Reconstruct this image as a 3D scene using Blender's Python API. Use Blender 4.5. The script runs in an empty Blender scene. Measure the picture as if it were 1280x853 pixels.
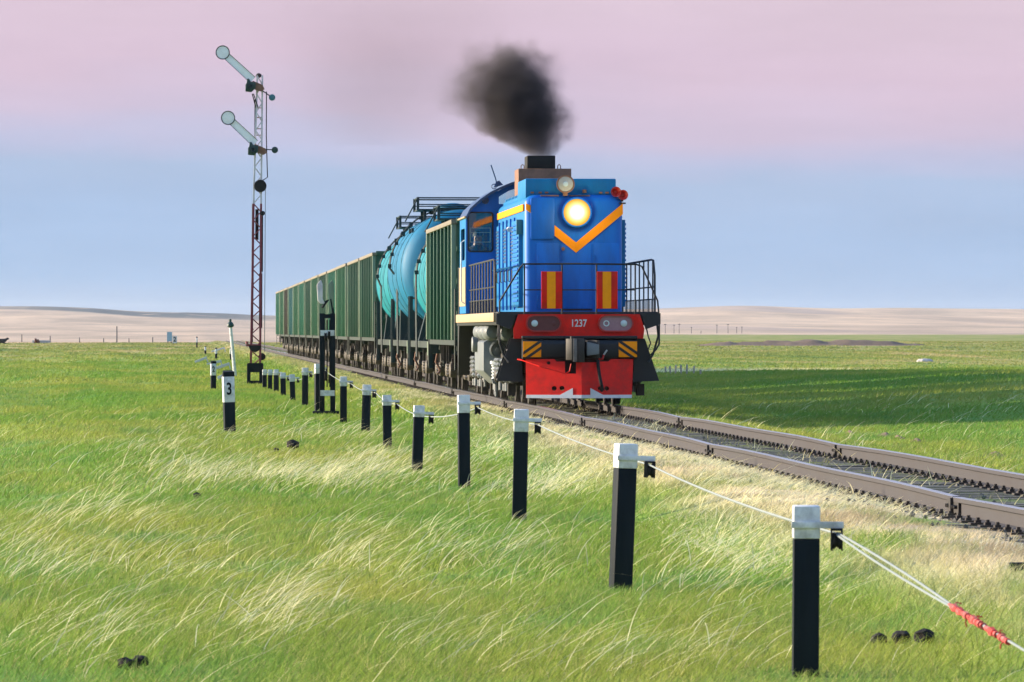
import bpy, bmesh, math, random
import numpy as np
from mathutils import Vector, Matrix

random.seed(7)
rng = np.random.default_rng(11)
scene = bpy.context.scene
COL = scene.collection
R = math.radians

# ------------------------------------------------------------------ camera, sky, sun, exposure
F_PX, VX, VY = 7100.0, 228.0, 414.0          # focal length in photo pixels; where the track direction vanishes
CAM_Z, RAIL_Z = 1.81, 0.42
TRACK_X = 7.37
cam_d = bpy.data.cameras.new('camera')
cam = bpy.data.objects.new('camera', cam_d); COL.objects.link(cam)
cam_d.sensor_width = 36.0
cam_d.lens = F_PX / 1280.0 * 36.0
cam_d.clip_start = 0.5; cam_d.clip_end = 40000
cam.location = (0, 0, CAM_Z)
yaw = math.atan((640 - VX) / F_PX); pitch = math.atan((VY - 426.5) / F_PX)
cam.rotation_euler = (R(90) + pitch, 0, -yaw)
cam_d.dof.use_dof = True; cam_d.dof.focus_distance = 106.0; cam_d.dof.aperture_fstop = 20.0
scene.camera = cam

SUN_EL = R(13.0)
LIGHT = Vector((0.95, -0.31, 0)).normalized()          # way the light travels, on the ground
SUN_STRENGTH, SKY_STRENGTH, EXPOSURE = 3.5, 0.15, 1.72
sun_d = bpy.data.lights.new('sun', 'SUN'); sun = bpy.data.objects.new('sun', sun_d); COL.objects.link(sun)
sun_d.energy = SUN_STRENGTH; sun_d.angle = R(4.0); sun_d.color = (1.0, 0.83, 0.62)
ldir = Vector((LIGHT.x * math.cos(SUN_EL), LIGHT.y * math.cos(SUN_EL), -math.sin(SUN_EL)))
sun.rotation_euler = ldir.to_track_quat('-Z', 'Y').to_euler()
sun.location = (-30, -10, 30)

world = bpy.data.worlds.new('World'); scene.world = world; world.use_nodes = True
wt = world.node_tree; wt.nodes.clear()
def wn(t, **k):
    n = wt.nodes.new(t)
    for a, b in k.items(): setattr(n, a, b)
    return n
def wl(a, b): wt.links.new(a, b)
w_out = wn('ShaderNodeOutputWorld'); w_bg = wn('ShaderNodeBackground'); w_bg.inputs[1].default_value = SKY_STRENGTH
w_sky = wn('ShaderNodeTexSky', sky_type='NISHITA'); w_sky.sun_disc = False
w_sky.sun_elevation = SUN_EL; w_sky.sun_rotation = math.atan2(-LIGHT.x, -LIGHT.y); w_sky.altitude = 1200
w_sky.air_density = 1.0; w_sky.dust_density = 0.6; w_sky.ozone_density = 2.0
w_tc = wn('ShaderNodeTexCoord'); w_sep = wn('ShaderNodeSeparateXYZ'); wl(w_tc.outputs['Generated'], w_sep.inputs[0])
# soft streaky cloud layers near the horizon: stretched noise bends the height at which the colour changes
w_map = wn('ShaderNodeMapping'); w_map.inputs['Scale'].default_value = (14, 14, 70); wl(w_tc.outputs['Generated'], w_map.inputs[0])
w_no = wn('ShaderNodeTexNoise'); w_no.inputs['Scale'].default_value = 1.0; w_no.inputs['Detail'].default_value = 3.0; wl(w_map.outputs[0], w_no.inputs['Vector'])
w_a = wn('ShaderNodeMath', operation='MULTIPLY_ADD'); w_a.inputs[1].default_value = 0.017; w_a.inputs[2].default_value = -0.0085
wl(w_no.outputs['Fac'], w_a.inputs[0])
w_b0 = wn('ShaderNodeMath', operation='ADD'); wl(w_sep.outputs['Z'], w_b0.inputs[0]); wl(w_a.outputs[0], w_b0.inputs[1])
w_az = wn('ShaderNodeMapRange'); w_az.interpolation_type = 'SMOOTHSTEP'; wl(w_sep.outputs['X'], w_az.inputs['Value'])
for k_, v_ in zip(('From Min', 'From Max', 'To Min', 'To Max'), (0.0, 0.14, -0.001, 0.0045)): w_az.inputs[k_].default_value = v_
w_b = wn('ShaderNodeMath', operation='ADD'); wl(w_b0.outputs[0], w_b.inputs[0]); wl(w_az.outputs[0], w_b.inputs[1])
w_mr = wn('ShaderNodeMapRange'); w_mr.inputs['From Min'].default_value = 0.0; w_mr.inputs['From Max'].default_value = 0.12; wl(w_b.outputs[0], w_mr.inputs['Value'])
w_rp = wn('ShaderNodeValToRGB'); wl(w_mr.outputs[0], w_rp.inputs[0])
def lin(c):
    c = [v / 255.0 for v in c]
    return tuple(((v + 0.055) / 1.055) ** 2.4 if v > 0.04045 else v / 12.92 for v in c)
SKY_GAIN = 1.0 / (2 ** EXPOSURE) / SKY_STRENGTH
stops = [(0.0, (168, 194, 227)), (0.06, (161, 190, 226)), (0.16, (165, 191, 226)), (0.235, (172, 192, 223)), (0.275, (188, 193, 222)),
         (0.32, (206, 193, 216)), (0.40, (216, 194, 213)), (0.60, (220, 200, 213)), (1.0, (206, 200, 220))]
cr = w_rp.color_ramp
while len(cr.elements) < len(stops): cr.elements.new(0.5)
for e, (p, c) in zip(cr.elements, stops):
    e.position = p; e.color = (*lin(c), 1)
w_m2 = wn('ShaderNodeMapping'); w_m2.inputs['Scale'].default_value = (22, 22, 130); wl(w_tc.outputs['Generated'], w_m2.inputs[0])
w_n2 = wn('ShaderNodeTexNoise'); w_n2.inputs['Scale'].default_value = 1.0; w_n2.inputs['Detail'].default_value = 5.0; w_n2.inputs['Roughness'].default_value = 0.6; wl(w_m2.outputs[0], w_n2.inputs['Vector'])
w_v = wn('ShaderNodeMapRange'); wl(w_n2.outputs['Fac'], w_v.inputs['Value'])
for k_, v_ in zip(('From Min', 'From Max', 'To Min', 'To Max'), (0.3, 0.7, 0.98 * SKY_GAIN, 1.06 * SKY_GAIN)): w_v.inputs[k_].default_value = v_
w_sc = wn('ShaderNodeVectorMath', operation='SCALE'); wl(w_v.outputs[0], w_sc.inputs['Scale']); wl(w_rp.outputs[0], w_sc.inputs[0])
w_hi = wn('ShaderNodeMapRange'); w_hi.interpolation_type = 'SMOOTHSTEP'
w_hi.inputs['From Min'].default_value = 0.08; w_hi.inputs['From Max'].default_value = 0.62; wl(w_sep.outputs['Z'], w_hi.inputs['Value'])
w_mx = wn('ShaderNodeMix', data_type='RGBA'); wl(w_hi.outputs[0], w_mx.inputs[0]); wl(w_sc.outputs[0], w_mx.inputs[6]); wl(w_sky.outputs[0], w_mx.inputs[7])
wl(w_mx.outputs[2], w_bg.inputs[0]); wl(w_bg.outputs[0], w_out.inputs[0])
vs = scene.view_settings
vs.view_transform = 'Standard'; vs.look = 'None'; vs.exposure = EXPOSURE; vs.gamma = 1.0; vs.use_curve_mapping = False
scene.render.engine = 'CYCLES'
scene.render.resolution_x = 1024; scene.render.resolution_y = 682
scene.cycles.volume_step_rate = 0.5
scene.cycles.max_bounces = 6; scene.cycles.transparent_max_bounces = 12

# ------------------------------------------------------------------ materials
def new_mat(name):
    m = bpy.data.materials.new(name); m.use_nodes = True
    return m, m.node_tree, m.node_tree.nodes['Principled BSDF']
def mat(name, c, rough=0.5, metal=0.0, var=0.12, scale=6.0, dirt=None, dirt_amt=0.0, bump=0.0, spec=0.5, streak=1.0):
    """plain coloured surface with mottling, optional streaky dirt, and fine relief"""
    m, t, b = new_mat(name)
    N, L = t.nodes, t.links
    tc = N.new('ShaderNodeTexCoord'); mp = N.new('ShaderNodeMapping'); mp.inputs['Scale'].default_value = (1, 1, 1.0 / streak)
    L.new(tc.outputs['Object'], mp.inputs[0])
    no = N.new('ShaderNodeTexNoise'); no.inputs['Scale'].default_value = scale; no.inputs['Detail'].default_value = 6; no.inputs['Roughness'].default_value = 0.65
    L.new(mp.outputs[0], no.inputs['Vector'])
    hs = N.new('ShaderNodeMapRange'); hs.inputs['From Min'].default_value = 0.25; hs.inputs['From Max'].default_value = 0.75
    hs.inputs['To Min'].default_value = 1 - var; hs.inputs['To Max'].default_value = 1 + var
    L.new(no.outputs['Fac'], hs.inputs['Value'])
    sc = N.new('ShaderNodeVectorMath'); sc.operation = 'SCALE'; sc.inputs[0].default_value = c; L.new(hs.outputs[0], sc.inputs['Scale'])
    col = sc.outputs[0]
    if dirt:
        n2 = N.new('ShaderNodeTexNoise'); n2.inputs['Scale'].default_value = scale * 0.45; n2.inputs['Detail'].default_value = 8; n2.inputs['Roughness'].default_value = 0.7
        L.new(mp.outputs[0], n2.inputs['Vector'])
        r2 = N.new('ShaderNodeMapRange'); r2.inputs['From Min'].default_value = 0.48; r2.inputs['From Max'].default_value = 0.72; r2.inputs['To Max'].default_value = dirt_amt
        L.new(n2.outputs['Fac'], r2.inputs['Value'])
        mx = N.new('ShaderNodeMix'); mx.data_type = 'RGBA'; L.new(r2.outputs[0], mx.inputs[0]); L.new(col, mx.inputs[6]); mx.inputs[7].default_value = (*dirt, 1)
        col = mx.outputs[2]
    L.new(col, b.inputs['Base Color'])
    rr = N.new('ShaderNodeMapRange'); rr.inputs['To Min'].default_value = max(0.05, rough - 0.1); rr.inputs['To Max'].default_value = min(1, rough + 0.15)
    L.new(no.outputs['Fac'], rr.inputs['Value']); L.new(rr.outputs[0], b.inputs['Roughness'])
    b.inputs['Metallic'].default_value = metal; b.inputs['Specular IOR Level'].default_value = spec
    if bump:
        bp = N.new('ShaderNodeBump'); bp.inputs['Strength'].default_value = bump; bp.inputs['Distance'].default_value = 0.02
        L.new(no.outputs['Fac'], bp.inputs['Height']); L.new(bp.outputs[0], b.inputs['Normal'])
    return m

DUST = (0.16, 0.12, 0.085); RUST = (0.10, 0.045, 0.02); SOOT = (0.012, 0.011, 0.01)
M = {}
M['blue'] = mat('blue_paint', (0.002, 0.135, 0.56), 0.45, var=0.12, scale=3, dirt=(0.008, 0.06, 0.20), dirt_amt=0.65, streak=4, bump=0.05, spec=0.3)
M['blue_side'] = mat('sky_blue_paint', (0.003, 0.165, 0.40), 0.5, var=0.18, scale=4, dirt=(0.02, 0.09, 0.17), dirt_amt=0.5, streak=3, bump=0.06, spec=0.25)
M['red'] = mat('red_paint', (0.72, 0.010, 0.004), 0.5, var=0.15, scale=5, dirt=(0.22, 0.018, 0.012), dirt_amt=0.7, bump=0.15, spec=0.25)
M['red_dark'] = mat('dull_red_paint', (0.45, 0.012, 0.008), 0.5, var=0.15, scale=5, dirt=(0.08, 0.02, 0.015), dirt_amt=0.4)
M['orange'] = mat('orange_paint', (0.98, 0.30, 0.002), 0.6, var=0.08, scale=8, spec=0.2)
M['yellow'] = mat('amber_paint', (0.98, 0.33, 0.003), 0.6, var=0.08, scale=8, spec=0.2)
M['white'] = mat('white_paint', (0.60, 0.63, 0.64), 0.5, var=0.08, scale=9, dirt=(0.30, 0.29, 0.26), dirt_amt=0.35)
M['cream'] = mat('cream_paint', (0.40, 0.29, 0.17), 0.6, var=0.1, scale=6, dirt=DUST, dirt_amt=0.3)
M['black'] = mat('black_paint', (0.007, 0.009, 0.012), 0.55, var=0.3, scale=5, dirt=(0.05, 0.045, 0.04), dirt_amt=0.25, bump=0.05)
M['grease'] = mat('greasy_black_steel', (0.016, 0.013, 0.011), 0.55, var=0.4, scale=9, dirt=(0.075, 0.055, 0.04), dirt_amt=0.6, bump=0.15)
M['steel'] = mat('worn_steel', (0.30, 0.27, 0.25), 0.35, metal=0.8, var=0.25, scale=14)
M['grey'] = mat('grey_paint', (0.14, 0.16, 0.17), 0.5, var=0.18, scale=5, dirt=(0.12, 0.10, 0.08), dirt_amt=0.45, bump=0.06)
M['soot_brown'] = mat('sooty_brown_paint', (0.23, 0.115, 0.072), 0.75, var=0.25, scale=5, dirt=(0.05,0.035,0.028), dirt_amt=0.6)
M['soot'] = mat('soot_black', (0.006, 0.006, 0.006), 0.8, var=0.3, scale=8)
M['maroon_lens'] = mat('maroon_lens', (0.10, 0.02, 0.024), 0.15, var=0.2, scale=12)
M['pink_lens'] = mat('dusty_pink_lens', (0.30, 0.17, 0.20), 0.2, var=0.15, scale=12)
M['bulb'] = mat('frosted_lamp_glass', (0.55, 0.66, 0.66), 0.2, var=0.05, scale=10)
M['lens'] = mat('clear_lamp_lens', (0.42, 0.41, 0.37), 0.08, var=0.15, scale=10)
M['roof'] = mat('cab_roof_paint', (0.012, 0.06, 0.16), 0.35, var=0.2, scale=4, dirt=(0.1, 0.1, 0.1), dirt_amt=0.4)
M['dark_in'] = mat('cab_interior', (0.05, 0.055, 0.06), 0.7, var=0.2, scale=5)
M['bright_white'] = mat('bright_white_enamel', (0.93, 0.94, 0.93), 0.4, var=0.05, scale=6, dirt=(0.5, 0.46, 0.42), dirt_amt=0.35)
M['rib_pale'] = mat('sunbleached_green_paint', (0.19, 0.26, 0.18), 0.6, var=0.25, scale=6, dirt=DUST, dirt_amt=0.4, streak=4)
GREENS = [mat('green_wagon_paint', (0.006, 0.075, 0.042), 0.5, var=0.22, scale=4, dirt=(0.018, 0.040, 0.028), dirt_amt=0.6, streak=5, bump=0.08),
          mat('teal_green_wagon_paint', (0.012, 0.155, 0.095), 0.5, var=0.2, scale=4, dirt=(0.03, 0.05, 0.04), dirt_amt=0.5, streak=5, bump=0.08),
          mat('brownish_wagon_paint', (0.040, 0.038, 0.026), 0.6, var=0.25, scale=4, dirt=(0.07, 0.045, 0.03), dirt_amt=0.6, streak=5, bump=0.08),
          mat('faded_green_wagon_paint', (0.016, 0.125, 0.062), 0.55, var=0.22, scale=4, dirt=(0.025, 0.055, 0.035), dirt_amt=0.6, streak=5, bump=0.08),
          mat('blue_green_wagon_paint', (0.014, 0.13, 0.135), 0.5, var=0.2, scale=4, dirt=(0.03, 0.05, 0.05), dirt_amt=0.5, streak=5, bump=0.08)]
M['tank'] = mat('teal_tank_paint', (0.001, 0.20, 0.25), 0.55, var=0.2, scale=2.5, dirt=(0.010, 0.10, 0.14), dirt_amt=0.7, streak=3, bump=0.05, spec=0.25)
M['tank_shaded'] = mat('shaded_teal_tank_paint', (0.001, 0.14, 0.27), 0.55, var=0.2, scale=2.5, dirt=(0.008, 0.085, 0.15), dirt_amt=0.7, streak=3, bump=0.05, spec=0.25)  # teal paint made bluer and darker: end-cap shade put into its colour
M['tank_grey'] = mat('grey_blue_tank_paint', (0.035, 0.17, 0.215), 0.5, var=0.14, scale=2.5, dirt=(0.13, 0.18, 0.19), dirt_amt=0.6, streak=3, bump=0.05)
M['wagon_frame'] = mat('dark_green_frame_paint', (0.008, 0.022, 0.017), 0.6, var=0.3, scale=6, dirt=(0.05, 0.04, 0.03), dirt_amt=0.5, bump=0.1)
M['frame_teal'] = mat('dark_teal_frame_paint', (0.006, 0.026, 0.032), 0.6, var=0.25, scale=6, dirt=(0.04, 0.04, 0.035), dirt_amt=0.4)
M['rail'] = mat('rail_rust', (0.034, 0.031, 0.034), 0.7, var=0.2, scale=3, dirt=(0.03, 0.02, 0.017), dirt_amt=0.5, bump=0.08)
M['rail_top'] = mat('polished_rail_head', (0.42, 0.42, 0.45), 0.28, metal=0.9, var=0.12, scale=2)
M['sleeper'] = mat('weathered_sleeper_wood', (0.12, 0.12, 0.105), 0.85, var=0.35, scale=5, dirt=(0.035, 0.03, 0.026), dirt_amt=0.6, bump=0.3)
M['burgundy'] = mat('burgundy_mast_paint', (0.20, 0.026, 0.042), 0.5, var=0.2, scale=5, dirt=RUST, dirt_amt=0.4)
M['mast_white'] = mat('white_mast_paint', (0.62, 0.60, 0.62), 0.5, var=0.15, scale=6, dirt=(0.22, 0.12, 0.09), dirt_amt=0.5)
M['lamp_green'] = mat('dark_green_lamp_housing', (0.010, 0.045, 0.038), 0.5, var=0.2, scale=8)
M['post_black'] = mat('tarred_post', (0.004, 0.010, 0.015), 0.7, var=0.4, scale=9, dirt=(0.016, 0.02, 0.024), dirt_amt=0.5, streak=6, bump=0.25, spec=0.2)
M['post_white'] = mat('whitewashed_post_top', (0.66, 0.69, 0.70), 0.6, var=0.10, scale=16, dirt=(0.20, 0.21, 0.21), dirt_amt=0.75, bump=0.4)
M['wire'] = mat('galvanised_wire', (0.24, 0.28, 0.28), 0.6, metal=0.0, var=0.1, scale=20)
M['tape'] = mat('red_cloth_tape', (0.42, 0.035, 0.03), 0.85, var=0.5, scale=40, dirt=(0.5, 0.30, 0.28), dirt_amt=0.9, bump=0.3)
M['dung'] = mat('dark_dung', (0.005, 0.0035, 0.003), 0.95, var=0.5, scale=25, bump=0.8)
M['soil'] = mat('bare_brown_soil', (0.16, 0.105, 0.07), 0.95, var=0.4, scale=3, dirt=(0.10, 0.10, 0.045), dirt_amt=0.7, bump=0.5)
M['wood_pale'] = mat('bleached_stake_wood', (0.34, 0.31, 0.26), 0.85, var=0.25, scale=9, bump=0.2)
M['stone'] = mat('pale_stone', (0.45, 0.44, 0.42), 0.9, var=0.2, scale=6, bump=0.3)
M['skin'] = mat('skin', (0.40, 0.22, 0.15), 0.5, var=0.06, scale=20)
M['jacket'] = mat('dark_jacket_cloth', (0.010, 0.012, 0.018), 0.85, var=0.2, scale=20)
M['hair'] = mat('dark_hair', (0.012, 0.010, 0.009), 0.7, var=0.2, scale=40)
M['cow_black'] = mat('black_hide', (0.008, 0.008, 0.009), 0.8, var=0.3, scale=5)
M['cow_brown'] = mat('brown_hide', (0.12, 0.035, 0.02), 0.8, var=0.3, scale=5)
M['board_blue'] = mat('pale_blue_board', (0.28, 0.44, 0.55), 0.5, var=0.08, scale=3)
M['pole_grey'] = mat('weathered_pole_wood', (0.10, 0.095, 0.10), 0.85, var=0.2, scale=3)

def glass_mat():
    m, t, b = new_mat('window_glass'); t.nodes.remove(b); N, L = t.nodes, t.links
    tr = N.new('ShaderNodeBsdfTransparent'); tr.inputs[0].default_value = (0.78, 0.86, 0.88, 1)
    gl = N.new('ShaderNodeBsdfGlossy'); gl.inputs['Roughness'].default_value = 0.03
    fr = N.new('ShaderNodeFresnel'); fr.inputs[0].default_value = 1.5
    ma = N.new('ShaderNodeMath'); ma.operation = 'MULTIPLY_ADD'; ma.inputs[1].default_value = 1.2; ma.inputs[2].default_value = 0.03
    L.new(fr.outputs[0], ma.inputs[0])
    mx = N.new('ShaderNodeMixShader'); L.new(ma.outputs[0], mx.inputs[0]); L.new(tr.outputs[0], mx.inputs[1]); L.new(gl.outputs[0], mx.inputs[2])
    L.new(mx.outputs[0], N['Material Output'].inputs[0]); return m
M['glass'] = glass_mat()
def lamp_mat():
    m, t, b = new_mat('lit_headlight'); N, L = t.nodes, t.links
    tc = N.new('ShaderNodeTexCoord'); vl = N.new('ShaderNodeVectorMath'); vl.operation = 'LENGTH'; L.new(tc.outputs['Object'], vl.inputs[0])
    rp = N.new('ShaderNodeValToRGB'); mr = N.new('ShaderNodeMapRange'); mr.inputs['From Max'].default_value = 0.30; L.new(vl.outputs['Value'], mr.inputs['Value']); L.new(mr.outputs[0], rp.inputs[0])
    e = rp.color_ramp.elements; e[0].position = 0.0; e[0].color = (1, 0.97, 0.86, 1); e[1].position = 1.0; e[1].color = (0.25, 0.08, 0.005, 1)
    for p, c in ((0.46, (1, 0.96, 0.78, 1)), (0.60, (1, 0.76, 0.22, 1)), (0.78, (0.85, 0.40, 0.03, 1))):
        k = rp.color_ramp.elements.new(p); k.color = c
    L.new(rp.outputs[0], b.inputs['Emission Color']); b.inputs['Emission Strength'].default_value = 0.40; b.inputs['Base Color'].default_value = (0.01, 0.006, 0.002, 1)
    return m
M['headlight'] = lamp_mat()

# grass tint shared by ground and blades (colour depends only on where on the land it grows)
def grass_group():
    g = bpy.data.node_groups.new('grass_tint', 'ShaderNodeTree')
    g.interface.new_socket('Color', in_out='OUTPUT', socket_type='NodeSocketColor')
    N, L = g.nodes, g.links
    out = N.new('NodeGroupOutput'); geo = N.new('ShaderNodeNewGeometry'); sp = N.new('ShaderNodeSeparateXYZ'); L.new(geo.outputs['Position'], sp.inputs[0])
    def math_(op, a, b=None, c=None):
        n = N.new('ShaderNodeMath'); n.operation = op
        for i, v in enumerate((a, b, c)):
            if v is None: continue
            if isinstance(v, (int, float)): n.inputs[i].default_value = v
            else: L.new(v, n.inputs[i])
        return n.outputs[0]
    def rng_(v, a, b, c=0.0, d=1.0, smooth=True):
        n = N.new('ShaderNodeMapRange'); n.interpolation_type = 'SMOOTHSTEP' if smooth else 'LINEAR'
        L.new(v, n.inputs['Value'])
        for k, x in zip(('From Min', 'From Max', 'To Min', 'To Max'), (a, b, c, d)): n.inputs[k].default_value = x
        return n.outputs[0]
    def noise(sx, sy, scale, det=4, rough=0.6):
        mp = N.new('ShaderNodeMapping'); mp.inputs['Scale'].default_value = (sx, sy, 0.0); L.new(geo.outputs['Position'], mp.inputs[0])
        n = N.new('ShaderNodeTexNoise'); n.inputs['Scale'].default_value = scale; n.inputs['Detail'].default_value = det; n.inputs['Roughness'].default_value = rough
        L.new(mp.outputs[0], n.inputs['Vector']); return n.outputs['Fac']
    def mix(f, a, b):
        n = N.new('ShaderNodeMix'); n.data_type = 'RGBA'
        if isinstance(f, float): n.inputs[0].default_value = f
        else: L.new(f, n.inputs[0])
        for i, v in ((6, a), (7, b)):
            if isinstance(v, tuple): n.inputs[i].default_value = (*v, 1)
            else: L.new(v, n.inputs[i])
        return n.outputs[2]
    X, Y = sp.outputs[0], sp.outputs[1]
    n_big = noise(1, 0.22, 0.16, 3); n_mid = noise(1, 0.35, 0.9, 4); n_fine = noise(1, 0.6, 7.0, 5, 0.7); n_huge = noise(1, 0.3, 0.012, 4)
    col = mix(rng_(n_big, 0.36, 0.64), (0.180, 0.330, 0.052), (0.345, 0.385, 0.078))
    col = mix(rng_(n_mid, 0.42, 0.72, 0.0, 0.7), col, (0.135, 0.310, 0.085))
    col = mix(rng_(n_fine, 0.45, 0.75, 0.0, 0.55), col, (0.38, 0.35, 0.12))
    col = mix(rng_(Y, 230, 600, 0.0, 0.55), col, (0.30, 0.29, 0.11))
    n_str = noise(1, 0.16, 0.085, 5, 0.68)
    col = mix(math_('MULTIPLY', rng_(n_str, 0.50, 0.62, 0.0, 0.75), rng_(Y, 250, 500)), col, (0.52, 0.42, 0.21))
    col = mix(math_('MULTIPLY', rng_(n_str, 0.46, 0.34, 0.0, 0.6), rng_(Y, 250, 500)), col, (0.10, 0.19, 0.08))
    # dead straw and bare soil along the near shoulder of the track bed
    sh = math_('MULTIPLY', rng_(X, 4.3, 5.5), rng_(X, 6.42, 6.6, 1.0, 0.0))
    n_sh = noise(1, 0.25, 0.8, 5, 0.7)
    straw = mix(rng_(n_mid, 0.40, 0.60), (0.80, 0.68, 0.45), (0.52, 0.42, 0.27))
    col = mix(math_('MULTIPLY', sh, math_('MULTIPLY', rng_(n_sh, 0.36, 0.54, 0.1, 1.0), rng_(math_('ADD', Y, math_('MULTIPLY', X, -14.0)), -10, 30, 1.0, 0.45))), col, straw)
    bed = math_('MULTIPLY', rng_(X, 6.42, 6.6), rng_(X, 8.5, 9.2, 1.0, 0.0))
    gravel = mix(rng_(n_fine, 0.35, 0.65), (0.085, 0.088, 0.072), (0.17, 0.175, 0.135))
    col = mix(math_('MULTIPLY', bed, rng_(n_sh, 0.30, 0.60, 1.0, 0.6)), col, gravel)
    # the far steppe turns pale and dry
    u = math_('DIVIDE', X, math_('MAXIMUM', Y, 1.0))
    yt = math_('ADD', rng_(u, 0.03, 0.085, 880, 2150), math_('MULTIPLY', math_('SUBTRACT', n_huge, 0.5), 300))
    far = rng_(math_('SUBTRACT', Y, yt), -60, 60)
    nf = noise(0.35, 0.06, 0.03, 6, 0.7)
    steppe = mix(rng_(nf, 0.35, 0.65), (0.72, 0.54, 0.38), (0.45, 0.35, 0.26))
    steppe = mix(rng_(noise(1, 0.06, 0.004, 4), 0.50, 0.62, 0.0, 0.5), steppe, (0.40, 0.32, 0.29))
    ridge = math_('MULTIPLY', rng_(Y, 4900, 5500), math_('MULTIPLY', rng_(u, -0.06, -0.012), rng_(u, 0.005, 0.03, 1.0, 0.0)))
    steppe = mix(math_('MULTIPLY', ridge, rng_(noise(1, 0.2, 0.012, 4), 0.36, 0.5)), steppe, (0.10, 0.13, 0.14))
    col = mix(far, col, steppe)
    L.new(col, out.inputs[0]); return g
GT = grass_group()
def ground_mat():
    m, t, b = new_mat('steppe_ground'); N, L = t.nodes, t.links
    g = N.new('ShaderNodeGroup'); g.node_tree = GT
    hs = N.new('ShaderNodeVectorMath'); hs.operation = 'SCALE'; L.new(g.outputs[0], hs.inputs[0]); hs.inputs['Scale'].default_value = 0.95
    L.new(hs.outputs[0], b.inputs['Base Color']); b.inputs['Roughness'].default_value = 1.0; b.inputs['Specular IOR Level'].default_value = 0.05
    geo = N.new('ShaderNodeNewGeometry'); mp = N.new('ShaderNodeMapping'); mp.inputs['Scale'].default_value = (1, 0.5, 1); L.new(geo.outputs['Position'], mp.inputs[0])
    no = N.new('ShaderNodeTexNoise'); no.inputs['Scale'].default_value = 5.0; no.inputs['Detail'].default_value = 8; no.inputs['Roughness'].default_value = 0.7; L.new(mp.outputs[0], no.inputs['Vector'])
    bp = N.new('ShaderNodeBump'); bp.inputs['Strength'].default_value = 0.8; bp.inputs['Distance'].default_value = 0.06; L.new(no.outputs['Fac'], bp.inputs['Height']); L.new(bp.outputs[0], b.inputs['Normal'])
    return m
M['ground'] = ground_mat()
def blade_mat(name, dry_col, use_tint=True):
    m, t, b = new_mat(name); N, L = t.nodes, t.links; t.nodes.remove(b)
    at = N.new('ShaderNodeAttribute'); at.attribute_name = 'vary'; at.attribute_type = 'GEOMETRY'
    sp = N.new('ShaderNodeSeparateColor'); L.new(at.outputs['Color'], sp.inputs[0])
    if use_tint:
        g = N.new('ShaderNodeGroup'); g.node_tree = GT
        mx = N.new('ShaderNodeMix'); mx.data_type = 'RGBA'; L.new(sp.outputs[0], mx.inputs[0]); L.new(g.outputs[0], mx.inputs[6]); mx.inputs[7].default_value = (*dry_col, 1); c = mx.outputs[2]
    else:
        mx = N.new('ShaderNodeMix'); mx.data_type = 'RGBA'; L.new(sp.outputs[0], mx.inputs[0]); mx.inputs[6].default_value = (*dry_col, 1); mx.inputs[7].default_value = (0.78, 0.70, 0.32, 1); c = mx.outputs[2]
    sc = N.new('ShaderNodeVectorMath'); sc.operation = 'SCALE'; L.new(c, sc.inputs[0])
    ma = N.new('ShaderNodeMath'); ma.operation = 'MULTIPLY_ADD'; ma.inputs[1].default_value = 0.7; ma.inputs[2].default_value = 0.65; L.new(sp.outputs[1], ma.inputs[0]); L.new(ma.outputs[0], sc.inputs['Scale'])
    d = N.new('ShaderNodeBsdfDiffuse'); tr = N.new('ShaderNodeBsdfTranslucent'); L.new(sc.outputs[0], d.inputs[0]); L.new(sc.outputs[0], tr.inputs[0])
    ms = N.new('ShaderNodeMixShader'); ms.inputs[0].default_value = 0.4; L.new(d.outputs[0], ms.inputs[1]); L.new(tr.outputs[0], ms.inputs[2])
    L.new(ms.outputs[0], N['Material Output'].inputs[0]); return m
M['turf'] = blade_mat('turf_blades', (0.52, 0.46, 0.20))
M['stalk'] = blade_mat('bleached_stalks', (0.96, 0.90, 0.60), False)

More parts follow.
